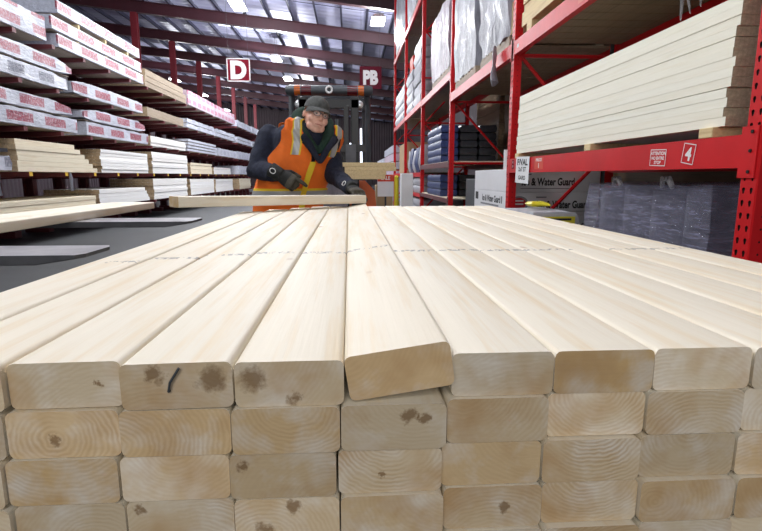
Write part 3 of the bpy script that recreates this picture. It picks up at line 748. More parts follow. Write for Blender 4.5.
for i, z, *mt in ((0, 2.352), (1, 2.352), (2, 2.70), (3, 2.72), (4, 2.72), (3, 4.95), (4, 4.95), (3, 1.16), (4, 1.16), (2, 1.322, 'lumber'), (2, .722, 'lumber'), (3, .68)): deck(i, z, *mt)
# stickers on the near beam (sub-parts of the beam)
def sticker(name, y, z, w, hgt, lines, mats, tilt=0, border=False, xo=-.0048):
    """mats: plate, lettering"""
    a = MB(); N_ = facing((0, 0, 0), (-1, 0, 0)); rot = Matrix.Rotation(tilt, 4, 'Z')
    B = N_ @ rot
    def rect(x0, y0, x1, y1, zz, m_): a.add([(x0, y0, zz), (x1, y0, zz), (x1, y1, zz), (x0, y1, zz)], [(0, 1, 2, 3)], m_, False, B)
    rect(-w / 2, -hgt / 2, w / 2, hgt / 2, .0004, 0)
    if border:
        e = .004
        rect(-w / 2, -hgt / 2, w / 2, -hgt / 2 + e, .0008, 1); rect(-w / 2, hgt / 2 - e, w / 2, hgt / 2, .0008, 1); rect(-w / 2, -hgt / 2, -w / 2 + e, hgt / 2, .0008, 1); rect(w / 2 - e, -hgt / 2, w / 2, hgt / 2, .0008, 1)
    for (s, size, dx, dz, bold, sx) in lines:
        text(a, s, size, B @ Matrix.Translation((dx, dz, .0011)), 1, bold, sx)
    return a.build(name, mats, b1, (xo, y - 2, z))
sticker('number_sticker', 2.35, 1.203, .088, .094, [('4', .085, 0, 0, .03, 1.0)], ['rack_red', 'white'], R(-9), True)['label'] = 'small sticker with a white number 4'
sticker('notice_sticker', 2.59, 1.193, .135, .084, [('ATTENTION', .024, 0, .022, .03, .95), ('NO ENTRE', .022, 0, -.002, .03, 1.0), ('STOP', .022, 0, -.024, .03, 1.1)], ['rack_red', 'white'], R(-2), True)['label'] = 'white-bordered notice sticker'
sticker('price_sticker', 4.27, 1.206, .20, .098, [('PRICE', .034, 0, .028, .03, 1.5), ('1', .055, 0, -.018, .03, 1.4)], ['label_red', 'white'])['label'] = 'orange-red price sticker'
sticker('bay_sticker', 4.955, 1.21, .07, .085, [('FT', .026, 0, .018, .02, .9), ('11', .03, 0, -.018, .02, .9)], ['sign_red', 'white'])
o = sticker('hanging_card', 4.66, 1.155, .36, .24, [('F/VAL', .075, 0, .070, .04, 1.5), ('2x7 ST', .055, 0, .006, .03, 1.3), ('GARD', .05, .0, -.070, .03, 1.4)], ['paper', 'ink'], R(-1.5), xo=-.012); o['label'] = 'white product card hanging over the beam'
sticker('beam_tag', 4.96, 2.305, .05, .03, [], ['paper', 'ink'])
o = sticker('upper_price_sticker', 3.62, 2.305, .13, .07, [], ['label_red', 'paper'])

# panels on the near beam, on three bearers
for i, y in enumerate((2.25, 3.4, 4.86)):
    o = MB().box((0, -.045, 0), (1.06, .045, .045)).build('timber_bearer', 'lumber_yellow', None, (RX - .005, y, 1.2665)); bevel(o, .004)
    tag(o, ['short timber bearer under the pale panels by the near post', 'middle timber bearer under the pale panels', 'timber bearer under the pale panels above the hanging card'][i], 'bearer', 'bearers under the pale panels')
nP = 13; z = 1.3125
for i in range(nP):
    th = .0395; dx = random.uniform(-.0015, .0015); dy = random.uniform(0, .02) + (.02 if i < 4 else 0) - (.02 if i > 9 else 0)
    a = MB(); L = 2.76; a.box((0, 0, 0), (.98, L, th - .0006), [0, 0, 1, 0, 1, 0])
    o = a.build('wood_panel', ['panel', 'panel_edge'], None, (RX + .015 + dx, 2.14 + dy, z)); z += th + (.0003 if i not in (3, 8) else .003)
    w_ = ['lowest', 'second lowest', 'third lowest', 'fourth lowest', 'fifth lowest', 'sixth lowest', 'middle', 'sixth highest', 'fifth highest', 'fourth highest', 'third highest', 'second highest', 'topmost'][i]
    tag(o, 'pale wood panel with brown cut edge, %s in the red rack pile' % w_, 'wood panel', 'pale panels on the red rack')
PT = z
# upper level near: yellow lumber on blocks
for i, y in enumerate((2.5, 3.6, 4.75)):
    o = MB().box((0, -.06, 0), (1.0, .06, .09)).build('timber_bearer', 'lumber_yellow', None, (RX + .02, y, 2.3705)); tag(o, ['timber bearer under the upper yellow lumber, nearest end', 'timber bearer under the middle of the upper yellow lumber', 'timber bearer under the upper yellow lumber beside the slotted post'][i], 'bearer', 'bearers under the upper lumber')
bundle(2.2, 4.98, 2.4625, 2.98, 8, 'yellowish lumber stack on the upper beam over the pale panels', 'lumber_yellow', x=RX + .98, depth=.94, endmat='lumber_end')

def pallet(parent, lx, ly, x=0, y=0):
    a = MB()
    for k in range(7): a.box((-lx, y + ly * k / 7 + .01, .10), (0, y + ly * (k + .75) / 7, .122))
    for q in (0, .46, .92): a.box((-lx * (q + .08), y, .02), (-lx * q, y + ly, .10))
    for k in (0, 3, 6): a.box((-lx, y + ly * k / 7 + .01, 0), (0, y + ly * (k + .75) / 7, .02))
    return a.build('pallet', 'lumber_brown', parent)
def wrapped(y0, y1, z0, z1, label, mat='film_white', x0=RX + .03, depth=.98, amp=.03, base=True, name='wrapped_pallet_load', bulge=.03):
    _s[0] += 1
    t = thing(name, label, 'pallet load', (x0 + depth, y0, z0), 0, 'wrapped pallet loads on the red rack')
    if base: pallet(t, depth, y1 - y0)
    zb = .124 if base else 0
    from_bm('wrapping', lumpy(depth, y1 - y0, z1 - z0 - zb, amp, _s[0], cell=.11, bulge=bulge), mat, t, (0, 0, zb))
    return t
# bay two, upper level
t = wrapped(5.35, 6.5, 2.372, 4.0, 'torn white wrapped load on the upper beam next to the yellow lumber', 'film_white', amp=.05)
from_bm('exposed_carton', lumpy(.5, .62, .30, .004, 77, .2), 'kraft', t, (-.47, -.10, .125))
wrapped(6.75, 8.0, 2.372, 3.95, 'tall white wrapped load on the upper beam before the third post', 'film_white', amp=.025)
wrapped(8.5, 10.25, 2.722, 3.95, 'pinkish wrapped load on the raised beam behind the third post', 'film_pink', amp=.025)
# bay four: sacks piled on the raised beam
def sacks(x0, y0, y1, z0, n, hgt, label_base, mat, depth=.98, name='sack', words=None):
    for i in range(n):
        _s[0] += 1
        o = from_bm(name, lumpy(depth, y1 - y0, hgt * .93, .010, _s[0], .12, bulge=.03), mat, None, (x0 + depth + random.uniform(-.02, .02), y0 + random.uniform(-.03, .03), z0 + hgt * i + .006))
        w_ = ['lowest', 'second lowest', 'third lowest', 'fourth lowest', 'fifth lowest', 'sixth lowest'][i] if i < n - 1 else 'topmost'
        tag(o, label_base % w_, 'sack', label_base.replace('%s ', ''))
sacks(RX + .04, 11.8, 13.0, 2.742, 6, .24, '%s white sack of the pile on the raised beam behind the fourth post', 'white_bag')
sacks(RX + .04, 13.3, 14.6, 2.742, 4, .25, '%s white sack of the shorter pile on the raised beam before the fifth post', 'white_bag')
o = MB().box((0, 0, 0), (.5, .6, .36)).build('carton', 'label_red', None, (RX + .06, 13.6, 3.77)); tag(o, 'salmon red carton on top of the shorter pile of white sacks', 'carton')
sacks(RX + .04, 15.3, 17.9, 2.742, 4, .25, '%s white sack on the raised beam beyond the fifth post', 'white_bag')
wrapped(12.0, 14.5, 4.972, 6.6, 'white wrapped load on the highest beam nearer the fourth post', 'film_white')
wrapped(15.3, 17.9, 4.972, 6.9, 'white wrapped load on the highest beam at the far end', 'film_white')
# bay four and five low: mixed bags
for (i, y0, mat, lab) in [(0, 11.75, 'white_bag', 'white upright bag first beyond the fourth post on the low shelf'), (1, 12.3, 'blue_bag', 'blue upright bag second beyond the fourth post on the low shelf'), (2, 12.85, 'white_bag', 'white upright bag third beyond the fourth post on the low shelf'), (3, 13.4, 'blue_bag', 'blue upright bag farther along the low shelf'), (4, 13.95, 'white_bag', 'white upright bag by the tan carton on the low shelf')]:
    _s[0] += 1; tag(from_bm('bag', lumpy(.7, .41, .62 - .04 * (i % 3), .03, _s[0], .1, bulge=.04), mat, None, (RX + .78, y0, 1.185)), lab, 'bag', 'upright bags on the low shelf')
o = MB().box((0, 0, 0), (.9, 2.2, .9)).build('carton', 'kraft', None, (RX + .1, 15.2, 1.183)); bevel(o, .01); tag(o, 'large tan carton on the low shelf beyond the upright bags', 'carton')
sacks(RX + .05, 11.8, 13.1, .70, 2, .18, '%s pale sack under the upright bags near the fourth post', 'white_bag')
sacks(RX + .05, 13.3, 14.6, .70, 2, .18, '%s pale sack under the upright bags near the fifth post', 'white_bag')
sacks(RX + .05, 11.8, 14.6, .0, 3, .19, '%s pale sack on the floor in the fourth bay', 'white_bag')
# bay three: blue and dark sacks in two tiers
for (zb, n, tier) in ((1.34, 5, 'upper'), (.742, 3, 'lower')):
    for c, (xo, mat, cn) in enumerate(((.03, 'blue_bag', 'blue'), (.375, 'black_bag', 'dark'), (.715, 'black_bag', 'black'))):
        for i in range(n):
            _s[0] += 1
            o = from_bm('sack', lumpy(.285, 1.5, .118, .006, _s[0], .11, bulge=.015), mat, None, (RX + xo + .285, 9.1 + random.uniform(-.02, .02), zb + .13 * i))
            w_ = ['lowest', 'second lowest', 'third lowest', 'fourth lowest', 'fifth'][i] if i < n - 1 else 'topmost'
            tag(o, '%s %s sack %s in the %s tier behind the third post' % (w_, cn, ['along the aisle', 'one row in', 'two rows in'][c], tier), 'sack', '%s tier sacks in the third bay' % tier)
# far packs beyond the rack
for i in range(7):
    pack(19.2, 24.0, .15 + .30 * i, .425 + .30 * i, '%s pinkish white pack in the tall pile beyond the pallet rack' % ['lowest', 'second', 'third', 'fourth', 'fifth', 'sixth', 'topmost'][i], 'print_pink' if i % 2 else 'print_red', x=RX + 1.05, depth=1.0, group='packs piled beyond the pallet rack', name='wrapped_lumber_pack')
for i in range(6):
    pack(24.6, 30.0, .15 + .30 * i, .425 + .30 * i, '%s pack in the farther pile beyond the pallet rack' % ['lowest', 'second', 'third', 'fourth', 'fifth', 'topmost'][i], 'print_pink' if i % 2 == 0 else 'print_grey', x=RX + 1.05, depth=1.0, group='packs piled beyond the pallet rack')
for i, y in enumerate((19.6, 23.4, 25.2, 29.4)):
    o = MB().box((0, -.07, 0), (1.0, .07, .149)).build('timber_bearer', 'lumber_yellow', None, (RX + .05, y, 0)); tag(o, 'timber bearer on the floor under the far packs', 'bearer', 'bearers on the floor under the far packs')

# bay two: printed cartons and a dark carton
def printed_carton(loc, sx, sy, sz, label, i):
    t = thing('carton', label, 'carton', loc, 0, 'white roofing cartons')
    bevel(MB().box((0, 0, 0), (sx, sy, sz)).build('box', 'carton', t), .005)
    a = MB(); E = facing((sx / 2, -.0008, sz / 2), (0, -1, 0)); dx = -.17 if i == 4 else (.10 if i < 3 else 0.)
    if i != 4:
        for q, m_, zz in ((.078, 1, 0), (.060, 2, .0005)): a.add([(q * 1.25 * math.cos(2 * PI * k / 24) - sx * .37, q * math.sin(2 * PI * k / 24), zz) for k in range(24)], [tuple(range(24))], m_, False, E)
        for q in (.022, -.012): a.add([(-sx * .37 - .045, q, .001), (-sx * .37 + .045, q, .001), (-sx * .37 + .045, q + .014, .001), (-sx * .37 - .045, q + .014, .001)], [(0, 1, 2, 3)], 3, False, E)
    text(a, 'Ice & Water Guard', .105, E @ Matrix.Translation((dx + .09, -.01, 0)), 0, .035, .68)
    a.add([(dx - .2, -.082, 0), (dx + .36, -.082, 0), (dx + .36, -.077, 0), (dx - .2, -.077, 0)], [(0, 1, 2, 3)], 0, False, E)
    a.add([(dx - .2, .058, 0), (dx - .09, .058, 0), (dx - .09, .072, 0), (dx - .2, .072, 0)], [(0, 1, 2, 3)], 1, False, E)
    if i == 3:
        F_ = facing((-.0008, sy / 2, sz / 2), (-1, 0, 0))
        text(a, 'Ice & Water Guard II', .10, F_ @ Matrix.Translation((.12, .03, 0)), 0, .035, .95)
        a.add([(-.62, -.0, 0), (-.48, -.0, 0), (-.48, .09, 0), (-.62, .09, 0)], [(0, 1, 2, 3)], 0, False, F_)
        a.add([(-.36, -.05, 0), (.40, -.05, 0), (.40, -.03, 0), (-.36, -.03, 0)], [(0, 1, 2, 3)], 1, False, F_)
    a.build('print', ['ink', 'grey_ink', 'red_ink', 'paper'], t)
    return t
CN = ['lowest white roofing carton of the stack behind the slotted post', 'second lowest white roofing carton of the stack behind the slotted post', 'middle white roofing carton of the stack behind the slotted post', 'white roofing carton with black lettering under the topmost one', 'topmost white roofing carton, plain on its aisle side']
for i in range(5): printed_carton((RX + .02, 5.19, .234 * i), 1.02, 1.36, .232, CN[i], i)
o = MB().cyl((0, 0), .035, 0, .20, 16).build('paper_roll', 'paper', None, (RX + .06, 5.36, 1.1705)); tag(o, 'narrow white roll standing on the plain white carton', 'roll')
o = bevel(MB().box((0, 0, 0), (.7, .75, 1.06)).build('panel_crate', 'charcoal', None, (RX + .12, 6.75, 0)), .01); tag(o, 'charcoal grey crate standing on the floor in the second bay', 'crate')
# cement bags in front of them
for i in range(6):
    t = thing('cement_bag', ['lowest', 'second lowest', 'third lowest', 'fourth lowest', 'second highest', 'topmost'][i] + ' white and yellow bag of the pile by the hanging card', 'bag', (1.70, 3.72, .008 + .140 * i), R(4 * (i % 2)), 'white and yellow bags under the red beam')
    _s[0] += 1
    from_bm('sack_body', lumpy(.34, .58, .125, .008, _s[0], .06, bulge=.02), 'white_bag', t)
    if i > 3:
        a = MB(); a.box((-.355, .05, .028), (-.3445, .52, .075)); a.box((-.33, -.013, .03), (-.02, -.021, .095)); a.build('yellow_band', 'yellow_ink', t)
        a = MB(); a.box((-.30, -.0225, .066), (-.05, -.0215, .082)); a.box((-.27, -.0225, .042), (-.09, -.0215, .056)); a.build('print', 'ink', t)
a = from_bm('folded_cloth', lumpy(.13, .14, .035, .012, 401, .02, bulge=.015), 'yellow_ink', None, (1.60, 4.02, .858)); tag(a, 'crumpled yellow cloth lying on the topmost bag', 'cloth')
# wrapped rolls on a pallet
t = thing('wrapped_roll_pallet', 'pallet of upright rolls in clear film under the number four sticker', 'pallet load', (2.62, 2.30, 0), 0)
pallet(t, .92, 1.22)
for i in range(3):
    for j in range(4): MB().cyl((-.16 - .30 * i, .155 + .30 * j), .148, .124, 1.04 - .02 * ((i + j) % 2), 20).build('roll', 'roll', t)
from_bm('clear_film', lumpy(.945, 1.25, .93, .014, 55, .07, bulge=.012), 'film_clear', t, (.012, -.015, .124))
for y in (.35, .86):
    a = MB(); a.tube([(-.93, y - .06, 1.04), (-.93, y - .02, 1.085), (-.93, y + .03, 1.085), (-.92, y + .05, 1.04)], [.012, .018, .016, .01], 8); a.build('film_tail', 'film_scrap', t)
# torn film hanging
a = MB(); a.tube([(0, 0, .0), (.005, .01, -.08), (-.005, -.015, -.19), (0, .01, -.27), (.005, -.02, -.36), (0, 0, -.40)], [.025, .045, .03, .055, .075, .03], 10, flat=.3)
tag(a.build('film_tail_hanging', 'film_white', None, (RX - .062, 5.55, 2.44)), 'twisted strip of white film hanging over the upper beam', 'plastic film')
a = MB()
for k in range(5): a.tube([(0, .07 * k, .16 + .04 * (k % 2)), (.012 * (-1) ** k, .07 * k + .01, .07), (0, .07 * k - .01, -.01 * k)], [.02, .035, .012], 8, flat=.2)
tag(a.build('film_flap_hanging', 'film_scrap', None, (RX + .02, 2.28, PT + .055)), 'clear plastic film hanging above the pale panels by the near post', 'plastic film')
# lumber behind the rack, added dark and tall to keep the background dim
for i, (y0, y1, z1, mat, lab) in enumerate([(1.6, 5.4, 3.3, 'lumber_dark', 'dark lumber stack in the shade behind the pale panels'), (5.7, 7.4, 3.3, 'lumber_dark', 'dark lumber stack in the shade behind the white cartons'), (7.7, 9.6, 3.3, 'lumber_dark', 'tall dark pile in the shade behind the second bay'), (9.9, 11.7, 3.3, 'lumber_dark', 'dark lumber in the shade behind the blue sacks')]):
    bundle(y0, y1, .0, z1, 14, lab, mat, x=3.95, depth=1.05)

# ------------------------------------------------------------------ forklift carrying boards, facing the stack
fk = thing('forklift', 'orange and dark grey forklift facing the stack behind the man', 'forklift', (-.225, 6.25, 0))
def fpart(name, mb, mats, bev=0, **k):
    o = mb.build(name, mats, fk, **k)
    if bev: bevel(o, bev)
    return o
a = MB(); a.prism([(-.50, .18), (.50, .18), (.52, .80), (.46, 1.0), (-.46, 1.0), (-.52, .80)], .25, 1.7, 0); fpart('chassis', a, 'orange', .03)
a = MB(); a.prism([(-.5, .2), (.5, .2), (.5, .95), (.42, 1.15), (-.42, 1.15), (-.5, .95)], 1.7, 2.25, 0); fpart('counterweight', a, 'dark_grey', .06)
a = MB(); a.prism([(.10, .70), (.56, .70), (.54, .92), (.42, 1.045), (.10, 1.045)], .02, .30, 0); fpart('front_cowl', a, 'orange', .02)
a = MB(); a.prism([(-.56, .70), (-.10, .70), (-.10, 1.045), (-.42, 1.045), (-.54, .92)], .02, .30, 0); fpart('front_cowl', a, 'orange', .02)
for x in (-.44, .44):
    for y, r_ in ((.35, .33), (1.75, .26)):
        a = MB(); A = [2 * PI * k / 28 for k in range(28)]; w_ = .11
        rg = lambda r, xx: [(xx, r * math.cos(t_), r * math.sin(t_)) for t_ in A]
        a.loft([rg(r_ * .55, -w_), rg(r_ * .92, -w_), rg(r_, -w_ * .7), rg(r_, w_ * .7), rg(r_ * .92, w_), rg(r_ * .55, w_)])
        wh = fpart('wheel', a, 'rubber', loc=(x, y, r_)); b_ = MB(); b_.cyl((0, 0), r_ * .56, -w_ * .8, w_ * .8, 20, 0, 'x'); b_.build('rim', 'white', wh)
for x in (-.47, .47):
    a = MB(); a.tube([(x, .18, .95), (x, .20, 1.5), (x * .98, .26, 2.06)], .038, 8); fpart('front_post', a, 'dark_grey')
    a = MB(); a.tube([(x, 1.62, 1.0), (x * .97, 1.5, 2.06)], .036, 8); fpart('rear_post', a, 'dark_grey')
    a = MB(); a.tube([(x * .98, .22, 2.09), (x * .97, 1.52, 2.08)], .035, 8); fpart('roof_rail', a, 'dark_grey')
for k in range(6):
    y = .42 + .2 * k; a = MB().box((-.46, y - .03, 2.06), (.46, y + .03, 2.09)); fpart('roof_bar', a, 'dark_grey')
a = MB(); a.tube([(-.51, .16, 2.11), (-.47, .15, 2.11), (.47, .15, 2.11), (.51, .16, 2.11)], [.05, .062, .062, .05], 14); fpart('light_bar', a, 'dark_grey')
for s in (-1, 1):
    a = MB(); a.cyl((.15, 2.11), .0625, s * .345, s * .415, 16, 0, 'x'); fpart('amber_lamp', a, 'amber')
    a = MB(); a.cyl((.15, 2.11), .0623, s * .215, s * .335, 16, 0, 'x'); fpart('red_lamp', a, 'red_lens')
    a = MB(); a.cyl((s * .36, 1.94), .055, .06, .13, 18, 0, 'y'); hl = fpart('head_lamp', a, 'black'); b_ = MB(); b_.ball((s * .36, .062, 1.94), (.048, .02, .048), 14); b_.build('lamp_glass', 'chrome', hl)
    a = MB().box((s * .36 - .01, .09, 1.98), (s * .36 + .01, .13, 2.05)); fpart('lamp_bracket', a, 'black')
a = MB(); A = [2 * PI * k / 20 for k in range(21)]; a.tube([(.035 * math.cos(q), .084, 2.11 + .035 * math.sin(q)) for q in A], .012, 8, caps=False); fpart('round_emblem', a, 'white')
for s in (-1, 1):
    a = MB(); a.box((s * .30 - .045, -.12, .08), (s * .30 + .045, .0, 2.0)); fpart('mast_channel', a, 'black', .006)
    a = MB(); a.box((s * .20 - .03, -.16, .12), (s * .20 + .03, -.06, 1.9)); fpart('inner_mast_channel', a, 'black', .006)
    a = MB(); a.tube([(s * .10, -.10, .2), (s * .10, -.10, 1.75)], .03, 10); fpart('lift_cylinder', a, 'dark_grey')
    a = MB(); a.box((s * .25 - .06, -.24, 1.027), (s * .25 + .06, -1.15, 1.067)); a.box((s * .25 - .06, -.24, 1.027), (s * .25 + .06, -.20, 1.46)); fpart('fork', a, 'steel_dark')
a = MB(); a.box((-.42, -.2, 1.06), (.42, -.165, 1.14)).box((-.42, -.2, 1.38), (.42, -.165, 1.46)); fpart('carriage_frame', a, 'black')
a = MB(); a.box((-.34, -.12, 1.88), (.34, 0, 1.97)); fpart('mast_tie', a, 'black')
a = MB(); a.prism([(-.28, 0), (.28, 0), (.26, .12), (-.26, .12)], .75, 1.25, 0); a.prism([(-.27, 0), (.27, 0), (.2, .62), (-.2, .62)], 1.2, 1.32, 0); fpart('seat', a, 'black', .03, loc=(0, 0, 1.0))
a = MB(); A = [2 * PI * k / 20 for k in range(21)]; a.tube([(.17 * math.cos(q), .55 + .06 * math.sin(q), 1.30 + .15 * math.sin(q)) for q in A], .015, 8, caps=False); a.tube([(0, .58, 1.30), (0, .45, .98)], .02, 8); fpart('steering_wheel', a, 'black')
# boards on its forks
lay = [(-.44, .33, 5.22, .905, 'kraft')]
for i, (x0, x1, y, z) in enumerate([(-.62, .36, 5.12, 1.0675), (-.6, .37, 5.24, 1.0675), (-.62, .37, 5.12, 1.1085), (-.6, .36, 5.24, 1.1085), (-.65, .47, 5.12, 1.1495), (-.65, .40, 5.24, 1.1495), (-.66, .46, 5.12, 1.1905), (-.66, .47, 5.24, 1.1905)]):
    a = MB().box((0, 0, 0), (x1 - x0, .115, .0405), [0, 0, 0, 1, 0, 1]); o = bevel(a.build('yellow_board', ['lumber_yellow', 'lumber_end'], None, (x0, y, z)), .003)
    w_ = ['lowest', 'second lowest', 'second highest', 'topmost'][i // 2]
    tag(o, '%s yellow board on the forklift, %s row' % (w_, 'front' if i % 2 == 0 else 'rear'), 'board', 'yellow boards on the forklift')
# display card, yellow post and floor goods by the forklift
t = thing('display_stand', 'white display card with a red header beside the yellow post', 'display', (.52, 7.6, 0))
a = MB().box((-.1, -.01, .8), (.14, .01, 1.12), 0); a.box((-.1, -.013, 1.02), (.14, -.0101, 1.12), 1); a.build('card', ['paper', 'label_red'], t)
a = MB(); text(a, 'SALE', .07, facing((.02, -.015, 1.07), (0, -1, 0)), 0, .03, .9); a.build('lettering', 'white', t)
a = MB(); a.tube([(.02, .02, 0), (.02, .02, 1.1)], .014, 8); a.cyl((.02, .02), .14, 0, .02); a.build('stand', 'dark_grey', t)
t = thing('safety_bollard', 'thin yellow post standing beside the white display card', 'post', (.74, 8.0, 0)); a = MB(); a.cyl((0, 0), .035, .012, 1.08, 16); a.ball((0, 0, 1.08), .035, 12); a.build('post', 'yellow_ink', t); MB().cyl((0, 0), .1, 0, .012, 16).build('foot_plate', 'dark_grey', t)
for i, (x, y, sx, sy, sz, mat, lab) in enumerate([(.45, 8.6, .28, .4, .95, 'kraft', 'tall brown carton on the floor behind the white display card'), (.98, 9.6, .22, .3, 1.15, 'white', 'white tall carton on the floor behind the yellow post')]):
    o = bevel(MB().box((0, 0, 0), (sx, sy, sz)).build('carton', mat, None, (x, y, 0)), .01); tag(o, lab, 'carton')
_s[0] += 1
ob_ = from_bm('film_bundle', lumpy(.40, .35, 1.05, .012, 301, .08, bulge=.01), 'film_white', None, (-.02, 4.2, 0))
t = thing('two_way_radio', 'black radio with an aerial on the white wrapped bundle', 'radio', (-.07, 4.29, 1.062))
bevel(MB().box((-.035, 0, 0), (.035, .04, .115)).build('radio_body', 'black', t), .006)
a = MB(); a.tube([(-.02, .02, .11), (-.035, .015, .28)], .007, 6); a.build('aerial', 'black', t)
tag(ob_, 'white wrapped bundle standing between the man and the forklift', 'bundle'); 

# ------------------------------------------------------------------ the man
def remesh(mb, voxel, smooth=2):
    """one closed surface from overlapping closed pieces"""
    o = mb.build('shape', 'skin'); q = o.modifiers.new('r', 'REMESH'); q.mode = 'VOXEL'; q.voxel_size = voxel; q.use_smooth_shade = True
    if smooth: q2 = o.modifiers.new('s', 'SMOOTH'); q2.iterations = smooth; q2.factor = .5
    me = bpy.data.meshes.new_from_object(o.evaluated_get(bpy.context.evaluated_depsgraph_get()))
    od = o.data; bpy.data.objects.remove(o); bpy.data.meshes.remove(od); return me
def mobj(name, me, mat, parent):
    me.materials.clear(); mats = mat if isinstance(mat, (list, tuple)) else [mat]
    for q in mats: me.materials.append(M[q])
    o = bpy.data.objects.new(name, me); C.objects.link(o); o.parent = parent; return o
man = thing('person', 'man in an orange safety vest, dark jacket and grey cap moving a board', 'person', (0, 0, 0))
TY = R(31)
RING = [(.76, -.365, 3.14, .185, .145), (.90, -.372, 3.125, .185, .155), (1.00, -.358, 3.11, .187, .16), (1.10, -.322, 3.095, .193, .152), (1.20, -.280, 3.085, .198, .142), (1.28, -.255, 3.08, .200, .132),
        (1.325, -.243, 3.075, .195, .122), (1.352, -.233, 3.07, .168, .11), (1.372, -.225, 3.065, .125, .095), (1.385, -.218, 3.06, .085, .085)]
def ringat(v):
    f = v * (len(RING) - 1); i = min(int(f), len(RING) - 2); t_ = f - i
    return [RING[i][k] * (1 - t_) + RING[i + 1][k] * t_ for k in range(5)]
def S(u, v, off=0.):
    """torso surface; u=0 is straight ahead of the chest, positive towards his left hand"""
    z, cx, cy, a_, b_ = ringat(v); a_ += off; b_ += off
    s_, c_ = math.sin(u), -math.cos(u); e = .85
    lx = a_ * math.copysign(abs(s_) ** e, s_); ly = b_ * math.copysign(abs(c_) ** e, c_)
    x = lx * math.cos(TY) - ly * math.sin(TY); y = lx * math.sin(TY) + ly * math.cos(TY)
    zz = z + (off * .7 if v > .75 else 0)
    w_ = max(0, min(1, (v - .3) / .5)); zz -= .13 * lx * w_
    return Vector((cx + x, cy + y, zz))
def torso_rings(off, v0=0., v1=1., n=26, m_=36): return [[tuple(S(2 * PI * j / m_, v0 + (v1 - v0) * i / n, off)) for j in range(m_)] for i in range(n + 1)]
RSH, REL, RWR = (-.452, 3.04, 1.318), (-.515, 2.975, 1.135), (-.385, 2.83, 1.11)
LSH, LEL, LWR = (-.125, 3.16, 1.285), (-.082, 3.02, 1.105), (.005, 2.78, 1.040)
def arm(mb, a, b_, c, r0, r1, r2, r3):
    a, b_, c = Vector(a), Vector(b_), Vector(c); pts = []; rad = []
    for t_ in (0, .25, .5, .75): pts.append(a.lerp(b_, t_)); rad.append(r0 + (r1 - r0) * t_)
    pts.append(b_ + ((b_ - a).normalized() - (c - b_).normalized()) * .008); rad.append(r1)
    for t_ in (.25, .5, .75, 1.): pts.append(b_.lerp(c, t_)); rad.append(r2 + (r3 - r2) * t_)
    mb.tube(pts, rad, 16, round_ends=True)
def hand(mb, wrist, direction, palm_up, curl, g=0., point=False):
    """palm, four unequal bent fingers and a thumb; palm_up: normal of the back of the hand"""
    d_ = Vector(direction).normalized(); n_ = Vector(palm_up); n_ = (n_ - d_ * n_.dot(d_)).normalized(); s_ = d_.cross(n_)
    w0 = Vector(wrist); P_ = lambda a, b_, c: w0 + d_ * a + s_ * b_ + n_ * c
    mb.tube([P_(-.03, 0, 0), P_(.0, 0, 0), P_(.03, 0, 0), P_(.06, 0, 0), P_(.085, 0, 0)], [.027 + g, .029 + g, .037 + g, .042 + g, .040 + g], 14, flat=.48, round_ends=True) if False else None
    rings = []
    for a, hw, ht in ((-.035, .026, .022), (0, .028, .021), (.03, .037, .019), (.06, .042, .017), (.085, .041, .015), (.094, .03, .010)):
        rings.append([tuple(P_(a, (hw + g) * math.cos(q), (ht + g) * math.sin(q))) for q in [2 * PI * k / 16 for k in range(16)]])
    mb.loft(rings)
    for i, (b0, L, r_) in enumerate(((-.030, .072, .0088), (-.010, .080, .0092), (.010, .075, .0088), (.029, .060, .0078))):
        cu = curl * (1.0 + .06 * i)
        if point and i == 0: cu = curl * .25
        p = P_(.080, b0, 0); pts = [P_(.05, b0 * .9, 0), p]; ang = .10
        for seg, (fl, bd) in enumerate(((.45, cu * .75), (.32, cu * 1.0), (.23, cu * .7))):
            ang += bd; p = p + (d_ * math.cos(ang) - n_ * math.sin(ang)) * L * fl; pts.append(p)
        mb.tube(pts, [r_ + g, r_ * 1.02 + g, r_ + g, r_ * .92 + g, r_ * .8 + g], 10, round_ends=True)
    p = P_(.012, -.026, -.006); t0 = (d_ * .72 - s_ * .62 - n_ * .30).normalized(); t1 = (d_ * .92 - s_ * .12 - n_ * .40).normalized()
    mb.tube([p, p + t0 * .034, p + t0 * .034 + t1 * .030, p + t0 * .034 + t1 * .052], [.013 + g, .0115 + g, .010 + g, .008 + g], 10, round_ends=True)
RH = dict(wrist=(-.372, 2.818, 1.105), direction=(.78, -.26, -.46), palm_up=(-.35, -.75, .45), curl=.95, point=True)
LH = dict(wrist=(.015, 2.762, 1.034), direction=(.36, -.88, -.20), palm_up=(.05, .15, 1), curl=.55)
HM = Matrix.Translation((-.182, 3.0, 1.440)) @ Matrix.Rotation(R(23), 4, 'Z') @ Matrix.Rotation(R(6), 4, 'X') @ Matrix.Rotation(R(15), 4, 'Y') @ Matrix.Scale(.865, 4)
hb = MB()
for c, r_ in [((0, .018, .035), (.074, .094, .082)), ((0, -.018, -.025), (.068, .074, .088)), ((0, -.028, -.072), (.061, .052, .044)), ((0, -.052, -.095), (.030, .024, .020)), ((0, -.078, .020), (.055, .018, .016)),
              ((-.040, -.060, -.032), (.028, .024, .028)), ((.040, -.060, -.032), (.028, .024, .028)), ((0, -.098, -.022), (.013, .019, .018)), ((0, -.090, .0), (.009, .014, .026)), ((-.012, -.094, -.028), (.009, .011, .009)), ((.012, -.094, -.028), (.009, .011, .009)),
              ((0, -.088, -.058), (.024, .010, .006)), ((0, -.087, -.069), (.021, .010, .007)), ((-.076, .012, -.008), (.010, .020, .031)), ((.076, .012, -.008), (.010, .020, .031)), ((-.032, -.048, -.078), (.032, .026, .028)), ((.032, -.048, -.078), (.032, .026, .028)), ((0, -.074, -.058), (.036, .020, .026))]:
    hb.ball(c, r_, 20, mx=HM)
